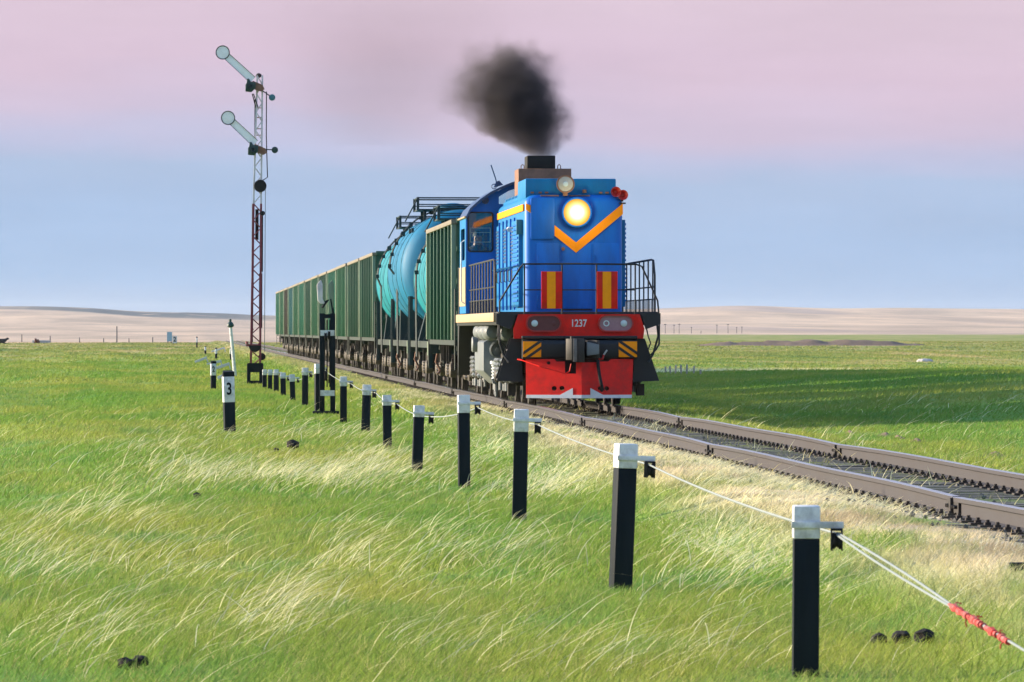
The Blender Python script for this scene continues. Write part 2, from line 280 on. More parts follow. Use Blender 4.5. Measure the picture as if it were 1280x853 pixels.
# ------------------------------------------------------------------ mesh helpers
class MB:
    def __init__(s): s.v = []; s.f = []; s.mi = []; s.cur = 0
    def add(s, vs, fs):
        o = len(s.v); s.v += [tuple(p) for p in vs]
        for f in fs: s.f.append(tuple(i + o for i in f)); s.mi.append(s.cur)
        return s
    def box(s, x0, x1, y0, y1, z0, z1):
        return s.add([(x0, y0, z0), (x1, y0, z0), (x1, y1, z0), (x0, y1, z0), (x0, y0, z1), (x1, y0, z1), (x1, y1, z1), (x0, y1, z1)],
                     [(3, 2, 1, 0), (4, 5, 6, 7), (0, 1, 5, 4), (1, 2, 6, 5), (2, 3, 7, 6), (3, 0, 4, 7)])
    def prism(s, pts, axis, a, b):
        """closed 2D outline pushed along an axis; pts are (y,z), (x,z) or (x,y)"""
        def P(p, t): return {'x': (t, p[0], p[1]), 'y': (p[0], t, p[1]), 'z': (p[0], p[1], t)}[axis]
        n = len(pts); ar = sum(pts[i][0] * pts[(i + 1) % n][1] - pts[(i + 1) % n][0] * pts[i][1] for i in range(n))
        if (ar < 0) != (axis == 'y'): pts = pts[::-1]
        lo, hi = min(a, b), max(a, b)
        return s.add([P(p, lo) for p in pts] + [P(p, hi) for p in pts],
                     [tuple(range(n - 1, -1, -1)), tuple(range(n, 2 * n))] + [(i, (i + 1) % n, n + (i + 1) % n, n + i) for i in range(n)])
    def cyl(s, p0, p1, r0, r1=None, n=12, caps=True):
        r1 = r0 if r1 is None else r1
        p0, p1 = Vector(p0), Vector(p1); d = (p1 - p0).normalized()
        a = d.orthogonal().normalized(); b = d.cross(a)
        vs = []
        for p, r in ((p0, r0), (p1, r1)):
            for i in range(n):
                t = 2 * math.pi * i / n; vs.append(p + a * (r * math.cos(t)) + b * (r * math.sin(t)))
        fs = [(i, (i + 1) % n, n + (i + 1) % n, n + i) for i in range(n)]
        if caps: fs += [tuple(range(n - 1, -1, -1)), tuple(range(n, 2 * n))]
        return s.add(vs, fs)
    def tube(s, pts, r, n=6):
        pts = [Vector(p) for p in pts]; m = len(pts); vs = []; prev = None
        for i, p in enumerate(pts):
            d = ((pts[min(i + 1, m - 1)] - pts[max(i - 1, 0)])).normalized()
            a = d.orthogonal().normalized() if prev is None else (prev - d * prev.dot(d)).normalized()
            prev = a; b = d.cross(a)
            for k in range(n):
                t = 2 * math.pi * k / n; vs.append(p + (a * math.cos(t) + b * math.sin(t)) * r)
        fs = [(i * n + k, i * n + (k + 1) % n, (i + 1) * n + (k + 1) % n, (i + 1) * n + k) for i in range(m - 1) for k in range(n)]
        fs += [tuple(range(n - 1, -1, -1)), tuple(range((m - 1) * n, m * n))]
        return s.add(vs, fs)
    def lathe(s, prof, origin, axis, n=24, ring=False):
        """profile [(radius, along)] turned about an axis through origin"""
        o = Vector(origin); d = Vector(axis).normalized(); a = d.orthogonal().normalized(); b = d.cross(a); vs = []
        for r, h in prof:
            for k in range(n):
                t = 2 * math.pi * k / n; vs.append(o + d * h + (a * math.cos(t) + b * math.sin(t)) * max(r, 1e-4))
        fs = [(i * n + k, i * n + (k + 1) % n, (i + 1) * n + (k + 1) % n, (i + 1) * n + k) for i in range(len(prof) - 1) for k in range(n)]
        e = (len(prof) - 1) * n
        if ring: fs += [(e + k, e + (k + 1) % n, (k + 1) % n, k) for k in range(n)]
        else: fs += [tuple(range(n - 1, -1, -1)), tuple(range(e, e + n))]
        return s.add(vs, fs)
    def build(s, name, m, parent=None, smooth=False, bevel=0.0, seg=2, loc=None):
        me = bpy.data.meshes.new(name); me.from_pydata(s.v, [], s.f)
        for k in (m if isinstance(m, (list, tuple)) else [m]): me.materials.append(M[k] if isinstance(k, str) else k)
        if isinstance(m, (list, tuple)): me.polygons.foreach_set('material_index', s.mi)
        bm = bmesh.new(); bm.from_mesh(me); bmesh.ops.recalc_face_normals(bm, faces=bm.faces)
        if bevel:
            es = [e for e in bm.edges if len(e.link_faces) == 2 and e.calc_face_angle(0) > 0.5]
            bmesh.ops.bevel(bm, geom=es, offset=bevel, segments=seg, affect='EDGES', profile=0.5, clamp_overlap=True)
        bm.to_mesh(me); bm.free()
        if smooth or bevel:
            me.polygons.foreach_set('use_smooth', [True] * len(me.polygons)); me.set_sharp_from_angle(angle=R(35))
        me.update()
        o = bpy.data.objects.new(name, me); COL.objects.link(o)
        if parent: o.parent = parent
        if loc: o.location = loc
        return o
def plate(outer, holes, mapper, thick, name, m, parent, bevel=0.0):
    """flat plate with holes: 2D loops filled, pushed out to a thickness; mapper(u, v, t) -> xyz"""
    bm = bmesh.new(); edges = []
    for lp in [outer] + holes:
        vs = [bm.verts.new((p[0], p[1], 0)) for p in lp]
        edges += [bm.edges.new((vs[i], vs[(i + 1) % len(vs)])) for i in range(len(vs))]
    bmesh.ops.triangle_fill(bm, edges=edges, use_beauty=True)
    r = bmesh.ops.extrude_face_region(bm, geom=bm.faces[:])
    for v in r['geom']:
        if isinstance(v, bmesh.types.BMVert): v.co.z = 1.0
    for v in bm.verts: v.co = Vector(mapper(v.co.x, v.co.y, v.co.z * thick))
    bmesh.ops.recalc_face_normals(bm, faces=bm.faces)
    me = bpy.data.meshes.new(name); bm.to_mesh(me); bm.free(); me.materials.append(M[m])
    o = bpy.data.objects.new(name, me); COL.objects.link(o); o.parent = parent
    return o
def rrect(x0, x1, z0, z1, r, n=5):
    pts = []
    for cx, cz, a0 in ((x1 - r, z1 - r, 0), (x0 + r, z1 - r, 90), (x0 + r, z0 + r, 180), (x1 - r, z0 + r, 270)):
        for i in range(n + 1):
            a = R(a0 + 90 * i / n); pts.append((cx + r * math.cos(a), cz + r * math.sin(a)))
    return pts
def tag(o, label, cat, group=None, kind=None):
    if label: o['label'] = label
    if cat: o['category'] = cat
    if group: o['group'] = group
    if kind: o['kind'] = kind
    return o
def thing(name, label, cat, loc=(0, 0, 0), rz=0.0, group=None):
    o = bpy.data.objects.new(name, None); COL.objects.link(o); o.empty_display_size = 0.3
    o.location = loc; o.rotation_euler = (0, 0, rz); return tag(o, label, cat, group)
def copy_tree(o, parent=None):
    c = o.copy(); COL.objects.link(c); c.parent = parent
    for ch in list(o.children): copy_tree(ch, c)
    return c
def text_mesh(s, size, depth=0.006, bold=0.0):
    cu = bpy.data.curves.new('txt', 'FONT'); cu.body = s; cu.size = size; cu.extrude = depth; cu.offset = bold
    cu.align_x = 'CENTER'; cu.align_y = 'CENTER'; cu.resolution_u = 4
    ob = bpy.data.objects.new('txt', cu); COL.objects.link(ob)
    me = bpy.data.meshes.new_from_object(ob.evaluated_get(bpy.context.evaluated_depsgraph_get()))
    bpy.data.objects.remove(ob); bpy.data.curves.remove(cu)
    me.transform(Matrix.Rotation(R(90), 4, 'X'))          # upright, reads from -Y
    return me
def text_obj(name, s, size, m, parent, loc, bold=0.0, sx=1.0):
    me = text_mesh(s, size, 0.004, bold); me.transform(Matrix.Diagonal((sx, 1, 1, 1))); me.materials.clear(); me.materials.append(M[m])
    o = bpy.data.objects.new(name, me); COL.objects.link(o); o.parent = parent; o.location = loc; return o

# ------------------------------------------------------------------ the lie of the land
def sstep(a, b, x):
    t = np.clip((x - a) / (b - a), 0, 1); return t * t * (3 - 2 * t)
HX = np.array([-900, -300, 0, 120, 250, 320, 420, 600, 830, 920, 1100, 1280, 1700, 2600]); HYp = np.array([390, 380, 383, 385, 391, 395, 396, 391, 385, 384, 384.5, 386, 383, 388])
def zg(X, Y):
    X = np.asarray(X, float); Y = np.asarray(Y, float)
    z = 0.035 * np.sin(X * 0.55 + Y * 0.03) * np.sin(Y * 0.11 + 1.0) + 0.03 * np.sin(X * 1.3 + 0.8) * np.sin(Y * 0.23) * np.clip(1 - Y / 200, 0, 1)
    z = z * np.clip(np.abs(X - 3.1) / 1.5, 0.25, 1)
    dx = np.abs(X - TRACK_X)
    k = 1 - sstep(1.9, 3.4, dx); z = z * (1 - k) + (0.222 + 0.034 * sstep(1.0, 1.35, TRACK_X - X) + 0.014 * np.sin(Y * 2.1 + X * 3.0) * np.sin(Y * .37 + 1.3)) * k
    A = np.interp(Y, [-100, 30, 60, 107, 169, 230, 262, 295, 330, 450, 700], [.1, .3, .45, .62, .66, .12, -.2, -.5, -.6, -.4, 0.0])
    z = z + sstep(10, 25, X) * A
    z = z - 0.30 * sstep(0.0, 6.0, -X) * sstep(40, 75, Y) * (1 - sstep(130, 200, Y))
    z = z + 0.13 * sstep(-0.8, 2.5, -X) * np.sin(Y * 0.085 + X * 0.6) * np.sin(X * 0.75 + Y * 0.02 + 0.6) * sstep(45, 80, Y) * (1 - sstep(500, 800, Y))
    ys = np.maximum(Y, 1.0); px = VX + X / ys * F_PX
    left = 1 - sstep(420, 800, px)
    z = z - 1.4 * left * sstep(890, 1150, Y) * (1 - sstep(1150, 2600, Y))
    hz = CAM_Z + (VY - np.interp(px, HX, HYp)) * 6000 / F_PX
    hz = hz + 1.6 * np.sin(px * 0.021 + 1.0) * np.sin(px * 0.0083)
    z = z + hz * np.clip((Y - 1900) / 4100, 0, 1) ** 1.5 * (1 - 0.9 * sstep(6000, 9000, Y))
    z = z + 2.2 * np.sin(X * 0.011 + Y * 0.002) * sstep(3000, 4500, Y) * (1 - sstep(5200, 5900, Y))
    return z
def gz(x, y): return float(zg(x, y))
def at(px, py):
    """point on the ground seen at a photo pixel"""
    s = (py - VY) / CAM_Z; y = F_PX / s
    for _ in range(30):
        x = (px - VX) / F_PX * y; c = CAM_Z - gz(x, y); y = 0.5 * y + 0.5 * c * F_PX / (py - VY)
    x = (px - VX) / F_PX * y
    return x, y, gz(x, y), F_PX / y

Yr = np.concatenate([np.arange(-60, 20, 4.0), np.arange(20, 130, 0.8), np.arange(130, 400, 2.0), np.arange(400, 900, 6.0), np.geomspace(900, 12000, 150)])
Xn = np.concatenate([np.linspace(-220, -20, 40, endpoint=False), np.arange(-20, 3.5, 0.7), np.arange(3.5, 11.5, 0.25), np.arange(11.5, 45, 0.8), np.linspace(45, 300, 45)])
sc_ = 1 + np.maximum(Yr - 500, 0) / 330.0
GX = Xn[None, :] * sc_[:, None]; GY = np.repeat(Yr[:, None], len(Xn), 1); GZ = zg(GX, GY)
def grid_mesh(name, X, Y, Z):
    h, w = X.shape; me = bpy.data.meshes.new(name)
    co = np.stack([X, Y, Z], -1).reshape(-1, 3).astype(np.float32)
    i = np.arange(h * w).reshape(h, w); q = np.stack([i[:-1, :-1], i[:-1, 1:], i[1:, 1:], i[1:, :-1]], -1).reshape(-1, 4)
    me.vertices.add(len(co)); me.vertices.foreach_set('co', co.ravel())
    me.loops.add(q.size); me.loops.foreach_set('vertex_index', q.ravel().astype(np.int32))
    me.polygons.add(len(q)); me.polygons.foreach_set('loop_start', np.arange(0, q.size, 4, dtype=np.int32)); me.polygons.foreach_set('use_smooth', np.ones(len(q), bool))
    me.update(calc_edges=True); return me
gm = grid_mesh('ground', GX, GY, GZ); gm.materials.append(M['ground'])
ground = bpy.data.objects.new('ground', gm); COL.objects.link(ground); ground['kind'] = 'structure'
M['rusty_dark'] = mat('rusty_fastening', (0.030, 0.023, 0.020), 0.75, var=0.5, scale=7, dirt=(0.09, 0.08, 0.06), dirt_amt=0.8)
# ------------------------------------------------------------------ railway track
track = bpy.data.objects.new('railway_track', None); COL.objects.link(track); track.location = (TRACK_X, 30, 0); track['kind'] = 'structure'
GA = 0.797
prof = [(-.066, 0), (.066, 0), (.066, .012), (.010, .032), (.010, .128), (.036, .140), (.036, .176), (.030, .18), (-.030, .18), (-.036, .176), (-.036, .140), (-.010, .128), (-.010, .032), (-.066, .012)]
JOINTS = [48 + 22.4 * i for i in range(-1, 16)]
rails = []
for s in (-1, 1):
    mb = MB(); ys = sorted([-50.0] + JOINTS + [420, 460, 500, 600, 700, 860])
    for i, y in enumerate(ys):                                  # rail lengths with a hair of gap and wander at the joints
        pass
    for a, b in zip(ys[:-1], ys[1:]):
        w = [random.uniform(-.006, .006) for _ in range(2)]
        n = len(prof)
        vs = []; SG = 10; ph = random.uniform(0, 6); am = random.uniform(.6, 1.2)
        for q in range(SG + 1):                                  # low joints, a slight hump between them, a little sideways wander
            t = q / SG; yy = a + .006 + (b - a - .012) * t
            dz = -.022 * am * (math.exp(-(t / .10) ** 2) + math.exp(-((1 - t) / .10) ** 2)) + .005 * math.sin(t * 9 + ph) * math.sin(math.pi * t)
            dx_ = w[0] * 1.5 * math.sin(math.pi * t) + .004 * math.sin(t * 11 + ph) * math.sin(math.pi * t)
            for p in prof: vs.append((p[0] + s * GA + dx_, yy - 30, RAIL_Z - .18 + p[1] + dz))
        fs = [tuple(range(n)), tuple(range(SG * n, (SG + 1) * n))]; o = len(mb.v)
        mb.cur = 0; mb.add(vs, fs)
        for j in range(SG):
            for i in range(n):
                mb.cur = 1 if i in (6, 7, 8) else 0
                f = (o + j * n + i, o + j * n + (i + 1) % n, o + (j + 1) * n + (i + 1) % n, o + (j + 1) * n + i)
                mb.f.append(f); mb.mi.append(mb.cur)
    r = mb.build('rail', ['rail', 'rail_top'], track); rails.append(r)
    for y in JOINTS[:8]:
        jb = MB()
        for q in (-1, 1):
            jb.box(s * GA + q * .012, s * GA + q * .034, y - 30 - .36, y - 30 + .36, RAIL_Z - .15, RAIL_Z - .05)
            for k in (-.27, -.16, -.05, .05, .16, .27): jb.cyl((s * GA + q * .03, y - 30 + k, RAIL_Z - .10), (s * GA + q * .062, y - 30 + k, RAIL_Z - .10), .016, n=6)
        jb.box(s * GA - .062, s * GA - .030, y - 30 - .05, y - 30 + .05, RAIL_Z - .19, RAIL_Z - .028)
        jb.build('joint_plate', 'grease', r)
sl = MB(); sl.prism([(-1.37, 0), (1.37, 0), (1.37, .15), (1.33, .17), (-1.33, .17), (-1.37, .15)], 'y', -.125, .125)
first = None
fast = MB()
for i in range(300):
    y = 32 + i * 0.56
    if first is None: first = sl.build('sleeper', 'sleeper', track, loc=(0, y - 30, RAIL_Z - .18 - .176)); o = first
    else:
        o = first.copy(); COL.objects.link(o); o.location = (random.uniform(-.04, .04), y - 30 + random.uniform(-.04, .04), RAIL_Z - .18 - .176 + random.uniform(-.008, 0))
        o.rotation_euler = (0, random.uniform(-.004, .004), random.uniform(-.012, .012))
for i in range(330):
    y = 32 + i * 0.56 - 30
    for s in (-1, 1):
        fast.box(s * GA - .17, s * GA + .17, y - .08, y + .08, RAIL_Z - .188, RAIL_Z - .172)
        for q in (-1, 1):
            fast.box(s * GA + q * .10 - .024, s * GA + q * .10 + .024, y - .032, y + .032, RAIL_Z - .172, RAIL_Z - .15)
            fast.cyl((s * GA + q * .10, y, RAIL_Z - .15), (s * GA + q * .10, y, RAIL_Z - .130), .016, n=6)
fo = fast.build('rail_fastening', 'rusty_dark', track); fo['kind'] = 'stuff'
# dark clods and bits of ballast that spill from the sleeper ends
bl = MB()
for i in range(900):
    y = 30 + 130 * random.random() ** 1.4; x = random.choice((-1, 1)) * (0.92 + abs(random.gauss(0, .28))) if random.random() < .75 else random.uniform(-.7, .7)
    r = random.uniform(.012, .032); z = gz(TRACK_X + x, y) + r * .4
    a = random.random() * 6
    bl.add([(x + r * math.cos(a), y - 30 + r * math.sin(a), z), (x + r * math.cos(a + 2.1), y - 30 + r * math.sin(a + 2.1), z), (x + r * math.cos(a + 4.2), y - 30 + r * math.sin(a + 4.2), z), (x, y - 30, z + r * .9), (x, y - 30, z - r)],
           [(0, 1, 3), (1, 2, 3), (2, 0, 3), (1, 0, 4), (2, 1, 4), (0, 2, 4)])
tag(bl.build('ballast_clods', 'sleeper', track), None, None, kind='stuff')

# ------------------------------------------------------------------ locomotive
LOCO_Y = F_PX / 67.2
loco = thing('locomotive', 'blue and red diesel locomotive with lit headlight and black exhaust heading the freight train', 'locomotive', (TRACK_X, LOCO_Y, RAIL_Z))
S0 = 67.2
def fx(px): return (px - VX) / S0 - TRACK_X                      # photo pixel on the front plate -> metres on the loco
def fz(py): return (CAM_Z - RAIL_Z) - (py - VY) / S0
HF = 1.30                                                        # hood front set back behind the porch
SH = F_PX / (LOCO_Y + HF)
def hx(px): return (px - VX) / SH - TRACK_X
def hz_(py): return (CAM_Z - RAIL_Z) - (py - VY) / SH

# frame and deck
MB().box(-1.50, 1.50, .06, 15.9, 1.50, 1.75).box(-.55, .55, .1, 15.8, 1.05, 1.50).build('deck_frame', 'black', loco, bevel=.01)
for s in (-1, 1):
    MB().box(s * 1.50, s * 1.545, .78, 15.4, 1.565, 1.735).build('side_sill', 'cream', loco, bevel=.006)
    MB().prism([(s * 1.17, 1.72), (s * 1.535, 1.72), (s * 1.535, 1.52), (s * 1.26, 1.42)], 'y', -.035, .06).build('deck_corner', 'black', loco)
plate([(fx(647.6), fz(393)), (fx(800), fz(393)), (fx(806), fz(411)), (fx(804.6), fz(423.4)), (fx(642.3), fz(423.4)), (fx(641.5), fz(411))], [],
      lambda u, v, t: (u, -.06 + t, v), .07, 'front_plate', 'red', loco)
# oval marker lamp clusters
def oval(cx, cz, w, h, n=10):
    r = h / 2; pts = []
    for a0, ox in ((-90, w / 2 - r), (90, -(w / 2 - r))):
        for i in range(n + 1):
            a = R(a0 + 180 * i / n); pts.append((cx + ox + r * math.cos(a), cz + r * math.sin(a)))
    return pts
for k, (x0, x1, lensm, bulbs) in enumerate(((656.8, 701.7, 'maroon_lens', ((668, 1), (692, 0))), (747.4, 792.4, 'pink_lens', ((758, 2), (780, 1))))):
    cx, cz = fx((x0 + x1) / 2), fz(404.4); w, h = (x1 - x0) / S0, .325
    fr = plate(oval(cx, cz, w, h), [oval(cx, cz, w - .055, h - .055)], lambda u, v, t: (u, -.13 + t, v), .075, 'lamp_cluster', 'red_dark', loco)
    fr['label'] = 'maroon oval lamp cluster' if k == 0 else 'pinkish oval lamp cluster'
    plate(oval(cx, cz, w - .05, h - .05), [], lambda u, v, t: (u, -.085 + t, v), .02, 'lens', lensm, fr)
    for bx, st in bulbs:
        if st == 0:
            MB().lathe([(.045, 0), (.045, .012), (.03, .016)], (fx(bx), -.085, cz), (0, -1, 0), 16).build('lamp', 'maroon_lens', fr)
        elif st == 1:
            MB().lathe([(.062, 0), (.062, .012), (.045, .026), (.0, .032)], (fx(bx), -.085, cz), (0, -1, 0), 18).build('lamp', 'bulb', fr, smooth=True)
        else:
            plate(oval(fx(bx), cz, .115, .114), [oval(fx(bx), cz, .075, .074)], lambda u, v, t: (u, -.10 + t, v), .016, 'lamp', 'bulb', fr)
text_obj('fleet_number', '1237', .19, 'white', loco, (fx(723.4), -.066, fz(404.6)), bold=.003, sx=.80)
# buffer beam
bb = MB(); bb.prism([(-.34, .90), (-.30, .875), (0, .875), (0, 1.245), (-.14, 1.245), (-.30, 1.215), (-.36, 1.15), (-.37, 1.0)], 'x', fx(652), fx(795.4))
beam = bb.build('buffer_beam', 'black', loco, smooth=True)
MB().box(fx(651.5), fx(796), -.30, .0, 1.245, 1.30).build('beam_lip', 'black', loco, bevel=.012)
for k, (x0, x1) in enumerate(((652.5, 675), (772, 795))):
    a, b, c, d = fx(x0), fx(x1), fz(446.6), fz(427)
    pl = MB().box(a, b, -.392, -.374, c, d).build('caution_plate', 'orange', loco, bevel=.004)
    w = .045
    for t in (.32, 1.12):
        if k == 0: q = [(a, c + (d - c) * (t - .18)), (a, c + (d - c) * (t - .18) + w * 1.35), (a + (b - a), c + (d - c) * (t + .62) + w * 1.35), (b, c + (d - c) * (t + .62))]
        else: q = [(b, c + (d - c) * (t - .18)), (b, c + (d - c) * (t - .18) + w * 1.35), (a, c + (d - c) * (t + .62) + w * 1.35), (a, c + (d - c) * (t + .62))]
        if t > 1: q = [(p[0], p[1] - (d - c) * 1.25) for p in q]
        # clip to the plate
        def clip(poly, ax, lim, keep_less):
            out = []
            for i in range(len(poly)):
                p, r_ = poly[i], poly[(i + 1) % len(poly)]
                ip = (p[ax] <= lim) if keep_less else (p[ax] >= lim); ir = (r_[ax] <= lim) if keep_less else (r_[ax] >= lim)
                if ip: out.append(p)
                if ip != ir:
                    f = (lim - p[ax]) / (r_[ax] - p[ax]); out.append((p[0] + f * (r_[0] - p[0]), p[1] + f * (r_[1] - p[1])))
            return out
        q = clip(clip(q, 1, d, True), 1, c, False)
        if len(q) >= 3: MB().prism(q, 'y', -.398, -.391).build('stripe', 'black', pl)
M['worn_grey'] = mat('worn_coupler_steel', (0.16, 0.145, 0.135), 0.5, metal=0.2, var=0.35, scale=14, dirt=(0.02, 0.016, 0.012), dirt_amt=0.9)
# automatic coupler
cp = MB(); zc = 1.05
cp.prism([(-.12, 0), (-.12, -.42), (-.26, -.55), (-.27, -.86), (-.17, -.93), (-.08, -.90), (-.06, -.66), (.06, -.56), (.16, -.66), (.30, -.80), (.35, -.74), (.30, -.50), (.13, -.36), (.13, 0)], 'z', zc - .17, zc + .17)
coupler = cp.build('coupler', 'grease', loco, bevel=.02)
MB().prism([(-.275, -.56), (-.28, -.85), (-.18, -.935), (-.10, -.915), (-.09, -.88), (-.16, -.86), (-.22, -.80), (-.225, -.56)], 'z', zc - .20, zc + .20).build('coupler_claw', 'grease', coupler, bevel=.012)
MB().prism([(-.09, -.90), (.05, -.88), (.08, -.60), (-.06, -.60)], 'z', zc - .24, zc + .20).build('coupler_guard_arm', 'grease', coupler, bevel=.02)
MB().box(-.16, -.09, -.945, -.90, zc - .23, zc + .20).build('wear_face', 'worn_grey', coupler, bevel=.012)
MB().prism([(.10, .02), (.33, -.03), (.33, -.21), (.10, -.24)], 'y', -.80, -.55).build('coupler_tooth', 'grey', coupler, bevel=.015, loc=(0, 0, zc + .12))
MB().cyl((-.16, -.62, zc + .1), (-.16, -.62, zc + .24), .035).build('coupler_pin', 'grease', coupler)
# snow plough
def pm(off): return lambda u, v, t: (u, -.66 + .42 * abs(u - .02) - (.875 - v) * .12 - off + t, v)
C0 = fx(724)
zt, zb = fz(449), fz(497.6)
L_ = [(C0, zb), (fx(656.5), zb), (fx(656.5), zt), (fx(691), zt), (fx(694), fz(452)), (fx(704), fz(452)), (fx(704), fz(467)), (fx(717.5), fz(467)), (fx(717.5), fz(453)), (C0, fz(453))]
R_ = [(C0, fz(453)), (fx(744), fz(453)), (fx(748), fz(452)), (fx(759), fz(452)), (fx(762), zt), (fx(791), zt), (fx(788.5), zb), (C0, zb)]
def disc(cx, cz, r, n=12): return [(cx + r * math.cos(2 * math.pi * i / n), cz + r * .92 * math.sin(2 * math.pi * i / n)) for i in range(n)]
holes = {0: [(690.7, 485.5, .047), (700.2, 485.2, .047), (684.2, 453.8, .034)], 1: [(756.3, 485.6, .047), (747.3, 485.4, .040), (764, 452.2, .030)]}
plough = plate(L_, [disc(fx(a), fz(b), r) for a, b, r in holes[0]], pm(0), .025, 'snow_plough', 'red', loco)
plate(R_, [disc(fx(a), fz(b), r) for a, b, r in holes[1][:2]], pm(0), .025, 'plough_wing', 'red', plough)
plate([(fx(656.5), zb - .001), (C0 - .002, zb - .001), (C0 - .002, fz(493.6)), (fx(713.2), fz(493.6)), (fx(713.2), fz(485)), (fx(697.6), fz(493.6)), (fx(656.5), fz(493.6))], [], pm(.008), .008, 'white_edging', 'white', plough)
plate([(C0 + .002, zb - .001), (fx(788.5), zb - .001), (fx(788.7), fz(493.6)), (fx(751.5), fz(493.6)), (fx(735.2), fz(485)), (fx(735.2), fz(493.6)), (C0 + .002, fz(493.6))], [], pm(.008), .008, 'white_edging', 'white', plough)
MB().box(-.95, .95, -.05, .3, .30, .86).box(-.9, .9, -.2, -.05, .80, .875).build('plough_backing', 'grease', plough)
# hose, uncoupling rod, end cock
hs = [(.33, -.30, fz(449)), (.33, -.50, fz(452)), (.32, -.70, fz(458)), (.34, -.78, fz(470)), (.37, -.80, fz(480)), (.40, -.74, fz(487)), (.38, -.70, fz(488))]
MB().tube(hs, .032, 8).build('brake_hose', 'soot', loco, smooth=True)
MB().cyl((.44, -.42, fz(444)), (.50, -.46, fz(438)), .016).build('cock_handle', 'white', loco)
MB().tube([(.34, -.42, fz(444)), (.36, -.44, fz(450)), (.42, -.44, fz(449)), (.44, -.42, fz(444))], .022, 6).build('end_cock', 'red_dark', loco)
MB().tube([(fx(646.5), -.12, fz(449.5)), (fx(650), -.30, fz(450)), (fx(672), -.62, fz(458)), (fx(704), -.72, fz(467)), (fx(709), -.74, fz(464)), (fx(711), -.70, fz(455))], .012, 6).build('uncoupling_rod', 'red', loco)
# corner steps
for s in (-1, 1):
    st = plate([(s * 1.07, 1.25), (s * 1.25, 1.25), (s * 1.52, .46), (s * 1.03, .44)], [], lambda u, v, t: (u, .08 + t, v), .03, 'step_plate', 'black', loco)
    plate([(s * 1.07, 1.25), (s * 1.25, 1.25), (s * 1.52, .46), (s * 1.03, .44)], [], lambda u, v, t: (u, .74 + t, v), .03, 'step_plate', 'black', loco)
    for z, w in ((.47, 1.50), (.75, 1.40), (1.02, 1.31)):
        MB().box(s * 1.05, s * w, .11, .74, z, z + .03).build('tread', 'grease', st)
# railings
def rail_tube(pts, name='handrail', r=.017, m='black'): return MB().tube(pts, r, 6).build(name, m, loco, smooth=True)
ZR_ = fz(330.5)
fr_ = MB()
fr_.tube([(fx(624.6), .02, fz(431)), (fx(624.6), .02, fz(377)), (fx(650), -.03, fz(335)), (fx(654), -.04, ZR_ + .005), (fx(722), -.04, ZR_ + .01), (fx(796), -.04, ZR_), (fx(803), -.02, fz(333)), (fx(823), .02, fz(376)), (fx(825.2), .02, fz(400)), (fx(825), .02, fz(430)), (fx(821), -.01, fz(437)), (fx(814), -.03, fz(444))], .017, 6)
for px in (655.5, 702.6, 746, 794.5): fr_.tube([(fx(px), -.04, fz(397)), (fx(px), -.04, ZR_)], .016, 6)
fr_.tube([(fx(655.5), -.04, fz(362.5)), (fx(794.5), -.04, fz(362.5))], .012, 6)
fr_.tube([(fx(809), .0, fz(411)), (fx(811), -.02, fz(421)), (fx(814), -.03, fz(429)), (fx(811), -.03, fz(437))], .013, 6)
front_rail = fr_.build('front_handrail', 'black', loco, smooth=True)
for x0, x1 in ((676.5, 702.4), (746.3, 772.2)):
    a, b = fx(x0), fx(x1); z0, z1 = fz(386), fz(339.4); w = b - a
    wb = MB().box(a, b, -.085, -.062, z0, z1).build('warning_board', 'red', loco, bevel=.004)
    MB().box(a + w * .275, b - w * .315, -.090, -.0855, z0 + .003, z1 - .003).build('amber_band', 'yellow', wb)
    MB().box(a + .03, a + .06, -.062, -.03, z0 + .1, z1 - .1).build('clamp', 'black', wb)
for s in (-1, 1):
    sr = MB(); X_ = s * 1.50
    zt_ = 2.74
    sr.tube([(X_, .82, 1.75), (X_, .85, 2.45), (X_, 1.15, 2.72), (X_, 1.6, zt_), (X_, 15.1, zt_ - .02)], .020, 6)
    sr.tube([(X_, 1.0, 2.22), (X_, 15.1, 2.22)], .014, 6); sr.tube([(X_, 1.0, 1.99), (X_, 15.1, 1.99)], .012, 6)
    n = 0; y = 1.3
    while y < 15.2:
        sr.tube([(X_, y, 1.74), (X_, y, zt_)], .015, 5); y += 1.05
    y = .95
    while y < 15.2:
        sr.tube([(X_, y, 1.74), (X_, y, 1.99)], .010, 4); y += .35
    sr.build('side_railing', 'black', loco)
# hood
HW = .93
def hood_prof(hw, z0, z1, r, n=6):
    pts = [(-hw, z0), (hw, z0)]
    for i in range(n + 1): a = R(90 * i / n); pts.append((hw - r + r * math.cos(a), z1 - r * .75 + r * .75 * math.sin(a)))
    for i in range(n + 1): a = R(90 + 90 * i / n); pts.append((-hw + r + r * math.cos(a), z1 - r * .75 + r * .75 * math.sin(a)))
    return pts
def hood_shell(name, y0, y1, hw, z1, m_front, m_side, r=.22, nose=.16):
    p = hood_prof(hw, 1.75, z1, r); cx = 0; n = len(p); rings = []
    for k in range(5):                                           # rounded nose edge
        a = R(90 * k / 4); ins = nose * (1 - math.sin(a)); yy = y0 + nose * (1 - math.cos(a))
        rings.append([(q[0] * (1 - ins / hw), yy, q[1] - (ins if q[1] > 1.76 else 0) * (q[1] - 1.75) / (z1 - 1.75)) for q in p])
    rings.append([(q[0], y1, q[1]) for q in p])
    mb = MB(); vs = [v for rg in rings for v in rg]; mb.add(vs, [tuple(range(n)), tuple(range(n * 5, n * 6))])
    mb.mi = [0, 1]
    for j in range(5):
        for i in range(n):
            mb.f.append((j * n + i, j * n + (i + 1) % n, (j + 1) * n + (i + 1) % n, (j + 1) * n + i)); mb.mi.append(1 if j > 2 else 0)
    return mb.build(name, [m_front, m_side], loco, smooth=True)
